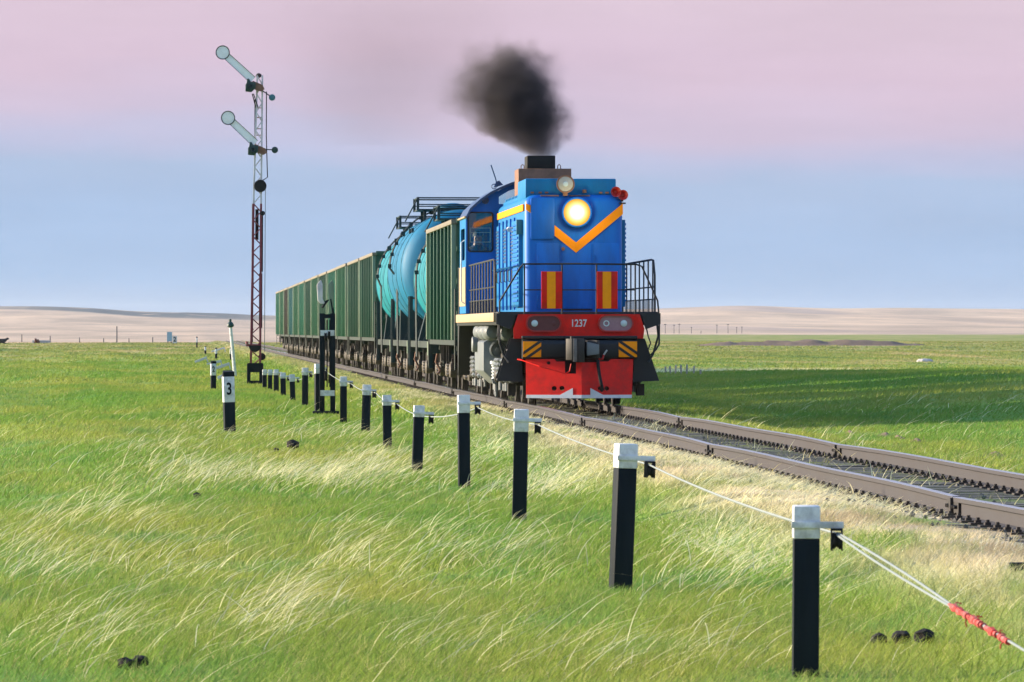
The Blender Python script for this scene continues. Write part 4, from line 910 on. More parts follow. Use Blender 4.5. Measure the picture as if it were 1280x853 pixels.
    MB().lathe([(.36, -.1), (.36, .12), (.40, .13), (.40, .17), (.30, .24), (.12, .28), (0, .285)], (0, TL / 2, zt), (0, 0, 1), 20).build('hatch_dome', paint, bar, smooth=True)
    wagon_coupler(g, -.55, -1); wagon_coupler(g, TL + .55, 1)
    MB().cyl((-.8, TL / 2 - .5, .75), (-.8, TL / 2 + .4, .75), .15).build('brake_cylinder', 'grease', g); MB().box(.4, 1.0, TL / 2 - .3, TL / 2 + .3, .55, 1.0).build('air_tank', 'grease', g)
    MB().tube([(-1.2, .2, .9), (-1.25, .2, .65), (-1.15, .15, .45), (-1.2, .1, .35)], .03, 6).build('brake_hose', 'soot_brown', g)
    make_bogie(g, 1.55); make_bogie(g, TL - 1.55)
    return g
# make up the train
y = LOCO_Y + 16.9
gond = make_gondola(); gond.location.y = y
gond['label'] = 'dark green ribbed gondola wagon coupled straight behind the blue locomotive'
y += GL + 1.17 + .55
make_tank(1.38, 2.72, 'tank', 'lower bright teal tank wagon next to the first green gondola', y); y += TL + 1.7
make_tank(1.60, 3.00, 'tank_shaded', 'tallest tank wagon in a shaded blue tone, second of the three tank wagons', y); y += TL + 1.7
make_tank(1.50, 2.85, 'tank', 'teal tank wagon in front of the row of gondolas, third from the locomotive', y); y += TL + 1.17
ORD = ['first', 'second', 'third', 'fourth', 'fifth', 'sixth', 'seventh', 'eighth', 'ninth', 'tenth', 'eleventh', 'twelfth', 'last']
PAL = [0, 0, 3, 1, 0, 3, 0, 1, 3, 4, 2, 3, 1]
WORD = {0: 'dark green', 1: 'teal green', 2: 'brownish', 3: 'faded green', 4: 'blue green'}
for i in range(13):
    g = copy_tree(gond); g.location.y = y; y += GL + 1.17
    g['label'] = '%s ribbed gondola wagon, %s behind the tank wagons' % (WORD[PAL[i]], ORD[i])
    if i == 12: g['label'] = 'teal green ribbed gondola wagon at the far tail of the train'
    dz = random.uniform(-.05, .05); g.location.x += random.uniform(-.015, .015)
    for ch in g.children:
        if ch.data and ch.data.materials and ch.data.materials[0] == GREENS[0]:
            ch.material_slots[0].link = 'OBJECT'; ch.material_slots[0].material = GREENS[PAL[i]]

def vnoise(X, Y, seed):
    r = np.random.default_rng(seed); T = r.random((256, 256))
    xi, yi = np.floor(X).astype(int), np.floor(Y).astype(int); fx_, fy_ = X - xi, Y - yi; fx_ = fx_ * fx_ * (3 - 2 * fx_); fy_ = fy_ * fy_ * (3 - 2 * fy_)
    g = lambda a, b: T[a % 256, b % 256]
    return (g(xi, yi) * (1 - fx_) + g(xi + 1, yi) * fx_) * (1 - fy_) + (g(xi, yi + 1) * (1 - fx_) + g(xi + 1, yi + 1) * fx_) * fy_
# ------------------------------------------------------------------ black and white posts of the signal wire
def make_post(px, yt, yb, tilt=0.0, bracket=True, label=''):
    x, y, z, s = at(px, yb); h = (yb - yt) / s
    hw = .068 if y < 60 else .066
    p = thing('wire_post', label, 'post', (x, y, z), group='black posts with white tops carrying the signal wire')
    p.rotation_euler = (random.uniform(-.03, .03), tilt + random.uniform(-.012, .012), random.uniform(-.28, .22))
    hc = (.19 if h > .9 else .165) * random.uniform(.9, 1.15)
    MB().box(-hw, hw, -hw, hw, -.12, h - hc).build('shaft', 'post_black', p, bevel=.006)
    MB().box(-hw - .002, hw + .002, -hw - .002, hw + .002, h - hc, h).build('white_top', 'post_white', p, bevel=.008)
    out = None
    if bracket:
        zb = h - .115
        MB().box(-hw - .014, hw + .125, -hw - .016, -hw - .002, zb, zb + .035).build('bracket', 'post_white', p, bevel=.003)
        pu = MB()
        pu.box(hw + .058, hw + .064, -hw - .05, -hw + .03, zb - .115, zb).box(hw + .112, hw + .118, -hw - .05, -hw + .03, zb - .115, zb).box(hw + .058, hw + .118, -hw - .03, -hw + .01, zb - .012, zb)
        pb = pu.lathe([(.008, -.03), (.04, -.024), (.046, -.016), (.032, 0), (.046, .016), (.04, .024), (.008, .03)], (hw + .088, -hw - .01, zb - .065), (1, 0, 0), 16).build('pulley', 'soot', p)
        out = (x + hw + .088 + math.sin(tilt) * h, y - hw - .01, z + zb - .03)
    return p, out
POSTS = [(1009, 633, 848, .0), (776, 555, 740, .035), (649, 512, 652, .015), (580, 494, 610, .0), (521, 507, 590, .02), (484, 494, 562, .0), (456.5, 481, 542, .03), (429, 471, 530, .0),
         (397, 455, 516, .0), (381, 460, 508, .0), (365.8, 468, 502, -.02), (354, 466, 496, -.03), (345, 462, 490, .0), (337.3, 462, 487.5, .0), (330.5, 462, 485, .0)]
PL = ['large nearest black post with white top at the lower right of the grass', 'second nearest black and white post, leaning slightly, left of the largest one', 'third nearest black and white post, below the red plough',
      'fourth nearest black and white post, standing left of the red plough', 'short fifth nearest black and white post in the wire line', 'short sixth nearest black and white post in the wire line',
      'seventh nearest black and white post, tilted a little', 'eighth nearest post, just right of the tall wire tensioner', 'broad post touching the left leg of the wire tensioner',
      'slim post just left of the wire tensioner', 'post with a cross bar, second left of the wire tensioner', 'leaning post, third left of the wire tensioner', 'small post, fourth left of the wire tensioner',
      'small post, second right of the semaphore base', 'smallest post, right beside the semaphore base']
wp = []
for (px, yt, yb, tl), lb in zip(POSTS, PL):
    p, o = make_post(px, yt, yb, tl, True, lb)
    wp.append(o)
# the wire: strung through the pulleys, doubled and bound with red tape near the camera
def strand(a, b, sag, n=14, off=(0, 0, 0)):
    return [(a[0] + (b[0] - a[0]) * t + off[0], a[1] + (b[1] - a[1]) * t + off[1], a[2] + (b[2] - a[2]) * t - sag * 4 * t * (1 - t) + off[2]) for t in [i / n for i in range(n + 1)]]
wr = thing('signal_wire', 'pale steel signal wire strung from post to post beside the track', 'wire', (wp[0][0], wp[0][1], wp[0][2]))
def rel(pts): o = wp[0]; return [(q[0] - o[0], q[1] - o[1], q[2] - o[2]) for q in pts]
for i in range(len(wp) - 1):
    r = .0062 if i < 3 else .007
    MB().tube(rel(strand(wp[i], wp[i + 1], random.uniform(.015, .05))), r, 5).build('wire_span', 'wire', wr)
    if i in (0, 1, 3): MB().tube(rel(strand(wp[i], wp[i + 1], random.uniform(.02, .05), off=(.008, 0, -.006))), r * .7, 5).build('wire_span', 'wire', wr)
ya = 25.6; xa = (1262 - VX) / F_PX * ya; za = CAM_Z - (803 - VY) / F_PX * ya
end1 = (xa, ya, za); far_end = (wp[0][0] + (xa - wp[0][0]) * 2.2, wp[0][1] + (ya - wp[0][1]) * 2.2, 0)
far_end = (far_end[0], far_end[1], wp[0][2] + (za - wp[0][2]) * 2.2); far_end = (far_end[0], far_end[1], max(far_end[2], gz(far_end[0], far_end[1]) + .02))
mid = [(wp[0][0] + (xa - wp[0][0]) * .70, wp[0][1] + (ya - wp[0][1]) * .70, wp[0][2] + (za - wp[0][2]) * .70)]
for k, (dx, dz) in enumerate(((-.014, -.010), (.016, .008))):
    pts = strand(wp[0], mid[0], .0, 8)
    pts = [(q[0] + dx * (i / 8.0) * (1 - i / 8.0) * 2.6 + dx * .3, q[1], q[2] + dz * (i / 8.0) * (1 - i / 8.0) * 2.6 + dz * .3) for i, q in enumerate(pts)]
    pts += strand(mid[0], far_end, .0, 6)[1:]
    MB().tube(rel(pts), .0062, 6).build('wire_span', 'wire', wr)
for i in range(22):
    if i % 5 == 3: continue
    t = .70 + .30 * i / 21.0; c = [wp[0][j] + (end1[j] - wp[0][j]) * t for j in range(3)]; t2 = t + .016; c2 = [wp[0][j] + (end1[j] - wp[0][j]) * t2 for j in range(3)]
    tp = MB(); r = random.uniform(.009, .024); tp.cyl(rel([c])[0], rel([c2])[0], r, random.uniform(.007, .02), 7)
    if i % 2: a = random.uniform(0, 6); e = Vector(rel([c])[0]); tp.tube([e, e + Vector((math.cos(a) * .03, 0, math.sin(a) * .03)), e + Vector((math.cos(a) * .045 + .01, 0, math.sin(a) * .04 - .012))], .004, 4)
    tp.build('red_tape_wrap', 'tape', wr)

# ------------------------------------------------------------------ numbered markers and small stubs
def marker(px, yt, yb, wpx, num, label, tilt=0.0):
    x, y, z, s = at(px, yb); h = (yb - yt) / s; hw = wpx / s / 2
    m = thing('number_marker', label, 'marker post', (x, y, z), 0, 'black and white marker posts left of the semaphore'); m.rotation_euler = (0, tilt, R(8))
    k = h
    MB().box(-hw, hw, -hw, hw, -.1, k * .49).build('black_foot', 'post_black', m, bevel=.006)
    MB().box(-hw - .001, hw + .001, -hw - .001, hw + .001, k * .49, k * .90).build('white_band', 'post_white', m, bevel=.004)
    MB().add([(-hw - .004, -hw - .004, k * .90), (hw + .004, -hw - .004, k * .90), (hw + .004, hw + .004, k * .90), (-hw - .004, hw + .004, k * .90), (-hw - .004, -hw - .004, k * .975), (hw + .004, -hw - .004, k * .975), (hw * .8, hw * .8, k), (-hw * .8, hw * .8, k)],
             [(3, 2, 1, 0), (4, 5, 6, 7), (0, 1, 5, 4), (1, 2, 6, 5), (2, 3, 7, 6), (3, 0, 4, 7)]).build('black_cap', 'post_black', m)
    if num: text_obj('numeral', num, k * .27, 'post_black', m, (-.002, -hw - .003, k * .695), bold=k * .006, sx=.72)
    return m
marker(287, 463, 541, 13.6, '3', 'black and white marker post with a large numeral three on its white band', -.03)
marker(266.5, 451, 487, 6.4, '2', 'black and white marker post with a small numeral two on its band', .0)
for px, yt, yb, w, lb in ((270, 435, 449, 2.6, 'tiny black and white marker post just above the numeral 2 post'), (288.3, 434.5, 450, 2.2, 'tiny dark capped marker post behind the leaning white pole'),
                          (256.6, 433, 443, 2.2, 'tiny black and white marker post left among the white boards'), (246, 421, 435, 1.8, 'tall tiny marker post farthest left among the markers')):
    marker(px, yt, yb, w, None, lb)
# leaning white pole with a dark knob
x, y, z, s = at(294, 471)
wpz = thing('leaning_pole', 'leaning white pole topped by a dark teal knob beside the numeral 3 post', 'pole', (x, y, z))
H = 62 / s
MB().cyl((0, 0, -.1), (-6 / s, 0, H), .075, .06, 10).build('shaft', 'post_white', wpz, smooth=True)
MB().lathe([(.06, 0), (.14, .04), (.145, .10), (.10, .19), (.05, .22), (.055, .30), (.05, .33), (0, .34)], (-6 / s, 0, H - .02), (-.05, 0, 1), 12).build('knob', 'lamp_green', wpz, smooth=True)
# white boards lying on the bank
for x0, y0, x1, y1, lb in ((244, 453.5, 259, 447.5, 'leftmost pale bluish white board on the grass'), (264, 440, 281, 435, 'topmost white board beside the tiny markers'), (259, 456.5, 277, 452, 'white board just left of the numeral 2 post'),
                           (269, 462, 287.5, 455.5, 'longest white board between the numeral 2 post and the leaning pole'), (273, 474.5, 279, 471.5, 'short white board low beside the numeral 3 post')):
    xa_, ya_, za_, s_ = at(x0, y0 + 1.0)
    L = math.hypot(x1 - x0, y1 - y0) / s_; an = math.atan2(y0 - y1, x1 - x0)
    b = MB(); b.box(0, L, -.06, .06, 0, .13).box(L - .07, L - .01, -.05, .05, -max(.0, L * math.sin(an)) - .1, .02)
    o = b.build('white_board', 'white', None, bevel=.005); o.location = (xa_, ya_, za_ + .01); o.rotation_euler = (0, -an, 0)
    tag(o, lb, 'board', 'white boards lying near the markers')

# ------------------------------------------------------------------ semaphore signal
x, y, z, s = at(319, 482)
sem = thing('semaphore_signal', 'tall lattice semaphore mast with two raised white arms', 'semaphore', (x, y, z)); sem.rotation_euler = (0, .004, 0)
def qx(px): return (px - 319) / s
def qz(py): return (482 - py) / s
def lattice(name, m, z0, z1, w0, w1, xo0, xo1, panels, leg=.048):
    mb = MB()
    for sx in (-1, 1):
        for sy in (-1, 1):
            mb.tube([(xo0 + sx * w0, sy * w0, z0), (xo1 + sx * w1, sy * w1, z1)], leg, 4)
    for i in range(panels):
        t0, t1 = i / panels, (i + 1) / panels
        for sy in (-1, 1):
            wa, wb = w0 + (w1 - w0) * t0, w0 + (w1 - w0) * t1; za_, zb_ = z0 + (z1 - z0) * t0, z0 + (z1 - z0) * t1; xa_, xb_ = xo0 + (xo1 - xo0) * t0, xo0 + (xo1 - xo0) * t1
            q = 1 if i % 2 else -1
            mb.tube([(xa_ + q * wa, sy * wa, za_), (xb_ - q * wb, sy * wb, zb_)], .022, 4)
            mb.tube([(xa_ + sy * wa, q * wa, za_), (xb_ + sy * wb, -q * wb, zb_)], .022, 4)
    return mb.build(name, m, sem)
lattice('lower_mast', 'burgundy', .62, qz(255), .155, .125, 0, qx(320.5), 20)
lattice('upper_mast', 'mast_white', qz(255), qz(95), .125, .085, qx(320.5), qx(323), 14, .04)
bx = MB()
bx.box(qx(309.2), qx(328), -.26, -.22, .44, qz(454)).box(qx(309.2), qx(328), -.26, -.22, -.06, .16).box(qx(309.2), qx(312.8), -.26, -.22, .16, .44).box(qx(323.6), qx(328), -.26, -.22, .16, .44)
for q in (-1, 1): bx.box(qx(318.6) + q * .255 - .015, qx(318.6) + q * .255 + .015, -.22, .26, -.06, qz(455))
bx.box(qx(309.2), qx(328), .22, .26, .44, qz(454)).box(qx(309.2), qx(328), .22, .26, -.06, .16)
bx.build('base_box', 'post_black', sem)
for zz0, zz1, px in ((qz(410), qz(342), 325), (qz(340), qz(264), 325.6), (qz(300), qz(262), 320)):
    MB().box(qx(px) - .05, qx(px) + .06, .0, .10, zz0, zz1).build('rod_guide', 'soot', sem)
def arm(dpx, dpy, ppx, ppy, wgt):
    A = Vector((qx(dpx), 0, qz(dpy))); B = Vector((qx(ppx), 0, qz(ppy))); d = (B - A).normalized(); n_ = Vector((-d.z, 0, d.x)); yo = -.30
    a = MB(); w = .125
    a.add([A + n_ * w * .85 + Vector((0, yo, 0)), A - n_ * w * .85 + Vector((0, yo, 0)), B - n_ * w + Vector((0, yo, 0)), B + n_ * w + Vector((0, yo, 0)), A + n_ * w * .85 + Vector((0, yo + .02, 0)), A - n_ * w * .85 + Vector((0, yo + .02, 0)), B - n_ * w + Vector((0, yo + .02, 0)), B + n_ * w + Vector((0, yo + .02, 0))],
          [(0, 1, 2, 3), (7, 6, 5, 4), (0, 4, 5, 1), (1, 5, 6, 2), (2, 6, 7, 3), (3, 7, 4, 0)])
    ao = a.build('signal_arm', 'bright_white', sem)
    for q in (-1, 1):
        p0 = A + n_ * w * q * .93 + d * .2 + Vector((0, yo - .008, 0)); p1 = B + n_ * w * q + Vector((0, yo - .008, 0))
        MB().tube([p0, p1], .010, 4).build('arm_edge', 'frame_teal', ao)
    c = A + Vector((0, yo - .004, 0))
    MB().lathe([(.215, -.012), (.215, .012), (0, .013)], c, (0, -1, 0), 24).build('arm_disc', 'bright_white', ao)
    MB().lathe([(.205, -.02), (.235, -.02), (.235, .022), (.205, .022)], c, (0, -1, 0), 28, ring=True).build('disc_ring', 'frame_teal', ao)
    # lamp housing, spectacle casting, counterweight
    lx, lz = qx(ppx) - .02, qz(ppy) - .22
    lamp = MB().prism([(lx - .22, lz - .16), (lx - .02, lz - .18), (lx + .12, lz - .05), (lx + .12, lz + .14), (lx - .05, lz + .17), (lx - .10, lz + .26), (lx - .17, lz + .26), (lx - .18, lz + .12), (lx - .22, lz + .06)], 'y', -.36, -.10).build('signal_lamp', 'lamp_green', sem, bevel=.02)
    MB().lathe([(.09, 0), (.09, .05), (.06, .055), (.05, .02)], (lx - .06, -.36, lz + .0), (0, -1, 0), 14).build('lamp_lens', 'frame_teal', lamp)
    MB().prism([(lx + .02, lz + .20), (lx + .35, lz + .06), (lx + .42, lz - .08), (lx + .30, lz - .16), (lx + .10, lz - .10), (lx - .02, lz + .05)], 'y', -.24, -.17).build('spectacle_casting', 'soot_brown', sem)
    W = Vector((qx(wgt[0]), -.2, qz(wgt[1])))
    MB().tube([(lx + .25, -.2, lz - .06 if wgt[2] else lz + .03), W], .02, 5).build('weight_rod', 'frame_teal', sem)
    MB().lathe([(.04, -.04), (.10, -.03), (.11, 0), (.10, .03), (.04, .04)], W, (0, -1, 0), 16).build('counterweight', 'lamp_green' if not wgt[2] else 'tank_grey', sem)
arm(276.5, 67, 314, 101, (338.3, 122.5, 1)); arm(283.5, 148.5, 317.5, 180, (342, 188, 0))
MB().lathe([(.05, -.02), (.10, .02), (.10, .08), (.04, .13), (0, .135)], (qx(322), -.0, qz(97)), (-.25, 0, 1), 12).build('mast_cap', 'soot', sem, smooth=True)
MB().lathe([(.03, -.04), (.20, -.03), (.21, 0), (.20, .03), (.03, .04)], (qx(324), -.18, qz(233)), (0, -1, 0), 24).build('crank_disc', 'soot', sem)
MB().lathe([(.03, -.03), (.08, -.02), (.08, .02), (.03, .03)], (qx(327), -.16, qz(267)), (0, -1, 0), 16).build('pulley', 'soot', sem)
MB().prism([(qx(310.5) + .30 * (1 - math.cos(a)) * .5 * 1.35, qz(432) - .22 * math.sin(a)) for a in np.linspace(0, math.pi, 12)], 'y', -.26, -.18).build('wire_wheel', 'soot', sem)
MB().box(qx(307), qx(325), -.24, -.2, qz(433), qz(430.5)).cyl((qx(308), -.22, qz(430)), (qx(308), -.22, qz(427)), .05).build('wheel_bracket', 'burgundy', sem)
MB().lathe([(.03, -.03), (.12, -.02), (.12, .02), (.03, .03)], (qx(327), -.1, qz(446)), (0, -1, 0), 16).build('pulley', 'soot', sem)
for pts, m in (([(qx(331.3), -.1, qz(115)), (qx(331.3), -.1, qz(170)), (qx(333), -.1, qz(222)), (qx(327), -.1, qz(226))], 'soot'), ([(qx(317), -.1, qz(125)), (qx(317), -.1, qz(190)), (qx(316.5), -.1, qz(250)), (qx(315), -.1, qz(428))], 'soot'),
               ([(qx(330.5), .0, qz(235)), (qx(330.2), .0, qz(440))], 'wire'), ([(qx(314), .0, qz(255)), (qx(313.5), .0, qz(410))], 'wire'), ([(qx(313.5), -.2, qz(118)), (qx(318), -.12, qz(135))], 'soot'), ([(qx(315), -.2, qz(118)), (qx(321), -.12, qz(135))], 'soot')):
    MB().tube(pts, .012 if m == 'wire' else .018, 5).build('operating_rod', m, sem)
for py in (350, 358, 330, 295, 413): MB().box(qx(314.5), qx(316.5), -.14, -.10, qz(py), qz(py - 2)).build('rod_clip', 'burgundy', sem)
for py in (136, 148, 162, 170): MB().box(qx(319), qx(327), -.02, .02, qz(py), qz(py) + .03).build('step_iron', 'soot_brown', sem)

# ------------------------------------------------------------------ wire tensioner frame
x, y, z, s = at(408.5, 518)
ten = thing('wire_tensioner', 'tall black two-legged wire tensioner with pale lever arms on top', 'signal equipment', (x, y, z))
def tx(px): return (px - 408.5) / s
def tz(py): return (518 - py) / s
MB().box(tx(390.5), tx(423.5), -.16, .16, -.08, .07).build('base_beam', 'post_black', ten, bevel=.008)
for px in (402.3, 415.6):
    MB().box(tx(px) - .055, tx(px) + .055, -.05, .05, .07, tz(392)).build('leg', 'post_black', ten, bevel=.006)
for py0, py1 in ((420, 413), (495, 488)):
    MB().box(tx(400), tx(417.8), -.062, -.053, tz(py0), tz(py1)).build('white_block', 'post_white', ten)
MB().box(tx(400), tx(418), -.045, .045, tz(398), tz(393)).build('cross_tie', 'post_black', ten)
for px, py, r in ((406.5, 421, .10), (411, 419, .10), (407, 470, .12), (411.5, 474, .10)):
    MB().lathe([(.02, -.03), (r, -.025), (r * .85, 0), (r, .025), (.02, .03)], (tx(px), -.02, tz(py)), (1, 0, .0), 16).build('pulley', 'soot', ten)
for a, b, c_, d_ in ((401.5, 380, 398.5, 352), (411, 392, 412.5, 352)):
    lv = MB().prism([(tx(c_) - .05, tz(d_ + 4)), (tx(c_) + .04, tz(d_ - 2)), (tx(c_) + .075, tz(d_ + 3)), (tx(c_) + .08, tz(d_ + 22)), (tx(a) + .08, tz(b)), (tx(a) - .02, tz(b)), (tx(c_) - .03, tz(d_ + 24))], 'y', -.05, .05).build('lever_arm', 'mast_white' if a < 405 else 'rib_pale', ten, bevel=.01)
MB().tube([(tx(402), -.03, tz(385)), (tx(408), -.03, tz(377)), (tx(413), -.03, tz(374)), (tx(416), -.03, tz(392))], .03, 5).build('lever_link', 'post_black', ten)
for px in (405, 408.5, 412): MB().tube([(tx(px), 0, tz(400)), (tx(px), 0, tz(484))], .014, 5).build('wire_rod', 'soot', ten)

# ------------------------------------------------------------------ far small things
def small_post(name, px, yt, yb, w, m, label, cat, group, arm_=False, Y=None):
    if Y: y = Y; x = (px - VX) / F_PX * y; z = gz(x, y); s = F_PX / y
    else: x, y, z, s = at(px, yb)
    h = (yb - yt) / s if not Y else (CAM_Z - (yt - VY) / s) - z
    b = MB(); b.cyl((0, 0, -.3), (0, 0, h), w, w * .75, 8)
    if arm_: b.box(-h * .14, h * .14, -w * .5, w * .5, h * .90, h * .90 + w * 1.5)
    o = b.build(name, m, None); o.location = (x, y, z); tag(o, label, cat, group); return o
LP = [(28.3, 418, 428.3, 'lone fence post near the black cow'), (63.5, 420, 428.3, 'fence post beside the pale trough'), (100, 422, 428.4, 'short fence post midway between the trough and the tall pole'), (130, 423, 428.4, 'short fence post left of the tall pole'),
      (161.5, 423, 428.6, 'short fence post right of the tall pole'), (191, 421.5, 428.8, 'fence post left of the blue board')]
for px, yt, yb, lb in LP: small_post('fence_post', px, yt, yb, .09, 'pole_grey', lb, 'fence post', 'fence posts along the left skyline of the grass')
small_post('utility_pole', 146.4, 408, 428.5, .11, 'pole_grey', 'tall thin pole on the far left edge of the grass', 'pole', None)
for k, (px, yt) in enumerate(((832.5, 405), (843.5, 406), (850, 404.5), (865.5, 409), (877.5, 414), (897.5, 406), (911.5, 405), (922.5, 409), (929, 408.5))):
    small_post('utility_pole', px, yt, 419, .13, 'pole_grey', '%s thin far pole counted from the locomotive along the right horizon' % ['first', 'second', 'third', 'fourth', 'fifth', 'sixth', 'seventh', 'eighth', 'ninth'][k], 'pole', 'poles along the far right horizon', True, Y=2300)
for k, px in enumerate((833, 839, 845.5, 852.5, 859.5, 868.3, 877)):
    x, y, z, s = at(px, 468.5)
    h = random.uniform(9.5, 12.5) / s if k < 6 else 6 / s
    o = MB().box(-.028, .028, -.028, .028, -.2, h).build('wooden_stake', 'wood_pale', None, bevel=.008); o.location = (x, y, z); o.rotation_euler = (random.uniform(-.05, .05), random.uniform(-.08, .08), random.random())
    tag(o, 'pale wooden stake, %s from the left in the short row right of the locomotive' % ORD[k], 'stake', 'pale stakes at the edge of the shade')
# boards and cows on the left skyline
x, y, z, s = at(212, 429.5)
sg = thing('notice_board', 'pale blue upright board on two legs at the far left of the track', 'sign', (x, y, z))
MB().box(-3.2 / s, 3.2 / s, -.04, .0, 2.6 / s, 14.3 / s).build('panel', 'board_blue', sg)
for q in (-2, 2): MB().box(q / s - .06, q / s + .06, 0, .08, -.2, 13 / s).build('leg', 'pole_grey', sg)
x, y, z, s = at(218.5, 431)
sg = thing('number_board', 'small white board with a black numeral 2 beside the blue board', 'sign', (x, y, z))
MB().box(-2.7 / s, 2.7 / s, -.04, .0, 2.0 / s, 10.5 / s).build('panel', 'white', sg)
for q in (-2, 2): MB().box(q / s - .05, q / s + .05, 0, .08, -.2, 10 / s).build('leg', 'pole_grey', sg)
text_obj('numeral', '2', 8.5 / s, 'post_black', sg, (0, -.06, 6.4 / s), bold=.02, sx=.8)
def cow(px, yb, m, label, head, size=1.0, rz=0.0):
    x, y, z, s = at(px, yb)
    me = bpy.data.meshes.new('cow')
    J = [((0, 0, .42), .36), ((.45, 0, .46), .36), ((.85, 0, .40), .28), ((-.45, 0, .50), .33), ((-.80, 0, .66), .19), ((-1.0, 0, .88), .14), ((-1.28, 0, .74), .09), ((-.45, -.35, .12), .10), ((-.85, -.42, .08), .06), ((.55, -.42, .18), .13), ((.15, -.60, .08), .06), ((-.45, .35, .12), .10), ((-.85, .42, .08), .06), ((.55, .42, .18), .13), ((.15, .60, .08), .06), ((1.05, 0, .25), .05), ((-1.0, -.2, .98), .03), ((-1.0, .2, .98), .03)]
    E = [(0, 1), (1, 2), (0, 3), (3, 4), (4, 5), (5, 6), (3, 7), (7, 8), (1, 9), (9, 10), (3, 11), (11, 12), (1, 13), (13, 14), (2, 15), (5, 16), (5, 17)]
    me.from_pydata([tuple(c * size for c in j[0]) for j in J], E, [])
    ob = bpy.data.objects.new('cow', me); COL.objects.link(ob); ob.modifiers.new('s', 'SKIN'); ob.modifiers.new('u', 'SUBSURF').levels = 1
    for v, j in zip(me.skin_vertices[0].data, J): v.radius = (j[1] * size, j[1] * size); v.use_root = False
    me.skin_vertices[0].data[0].use_root = True
    m2 = bpy.data.meshes.new_from_object(ob.evaluated_get(bpy.context.evaluated_depsgraph_get())); bpy.data.objects.remove(ob)
    m2.materials.append(M[m]); m2.polygons.foreach_set('use_smooth', [True] * len(m2.polygons))
    o = bpy.data.objects.new('cow', m2); COL.objects.link(o); o.location = (x, y, z); o.rotation_euler = (0, 0, rz); tag(o, label, 'cow'); return o
cow(2.5, 430, 'cow_black', 'black cow lying on the skyline at the left edge', 1, .9, math.pi)
cow(47, 429.5, 'cow_brown', 'small reddish brown cow lying in front of the pale trough', 1, .75, R(75))
x, y, z, s = at(52, 428.9)
tr_ = MB().prism([(-11 / s, 0), (11 / s, 0), (11.3 / s, 3.2 / s), (-11.3 / s, 3.2 / s)], 'y', 0, .6).build('water_trough', 'stone', None, bevel=.02); tr_.location = (x, y + 2, gz(x, y + 2)); tag(tr_, 'long low pale trough on the left skyline of the grass', 'trough')
# earth bank on the right
x, y, z, s = at(1022, 432.5)
n, m_ = 60, 24; U = np.linspace(-15, 15, n)[None, :].repeat(m_, 0); V = np.linspace(-6, 8, m_)[:, None].repeat(n, 1)
prof_ = np.interp(U, [-15, -12, -9, -5, 0, 6, 10, 12, 15], [0, .55, .75, 1.0, 1.25, 1.35, 1.45, .9, 0])
bump_ = .9 * (vnoise(U * .45 + 40, V * .3 + 9, 77) - .5) + .35 * (vnoise(U * 1.7 + 40, V * .8 + 9, 78) - .5)
Zm = .6 * np.clip(prof_ + bump_ * (prof_ > .2), 0, 9) * np.exp(-(V / 4.2) ** 2) - .12
mm = grid_mesh('earth_bank', U, V, Zm); mm.materials.append(M['soil'])
mo = bpy.data.objects.new('earth_bank', mm); COL.objects.link(mo); mo.location = (x, y + 6, gz(x, y + 6)); mo['kind'] = 'structure'
# pool of water far right
def flat_patch(name, cx, cy, rx, ry, m, dz, n=28):
    pts = []
    for i in range(n):
        a = 2 * math.pi * i / n; k = 1 + .25 * math.sin(3 * a + cx) + .15 * math.sin(5 * a + 1)
        pts.append((cx + rx * k * math.cos(a), cy + ry * k * math.sin(a)))
    vs = [(p[0] - cx, p[1] - cy, gz(*p) - gz(cx, cy) + dz) for p in pts] + [(0, 0, dz + .03)]
    o = MB().add(vs, [(i, (i + 1) % n, n) for i in range(n)]).build(name, m, None, smooth=True); o.location = (cx, cy, gz(cx, cy)); return o
M['water'] = mat('shallow_water', (0.05, 0.07, 0.09), 0.08, var=0.2, scale=2)
x, y, z, s = at(1278, 463)
o = flat_patch('shallow_pool', x, y, 33 / s, 8, 'water', .05); o['kind'] = 'structure'
for px, py, w in ((1108, 546, 14), (1128, 549.5, 12), (1150, 553.5, 13), (1065, 543, 8), (1248, 571, 20)):
    x, y, z, s = at(px, py); o = MB()
    k = 14; vs = [(w / s * .8 * math.cos(2 * math.pi * i / k) * random.uniform(.7, 1.1), .5 * math.sin(2 * math.pi * i / k), -.02) for i in range(k)] + [(random.uniform(-.3, .3) * w / s, 0, .05), (0, .1, .065)]
    ob = o.add(vs, [(i, (i + 1) % k, k) for i in range(k)]).build('soil_patch', 'soil', None); ob.location = (x, y, z + .02); ob['kind'] = 'structure'
for px, py, w, lb in ((1160, 453, 6, 'pale flat stone on the far grass right of the shade'),):
    x, y, z, s = at(px, py); o = MB().lathe([(.6, -.1), (.62, .1), (.45, .22), (0, .26)], (0, 0, 0), (0, 0, 1), 9).build('pale_stone', 'stone', None); o.location = (x, y, z); tag(o, lb, 'stone')
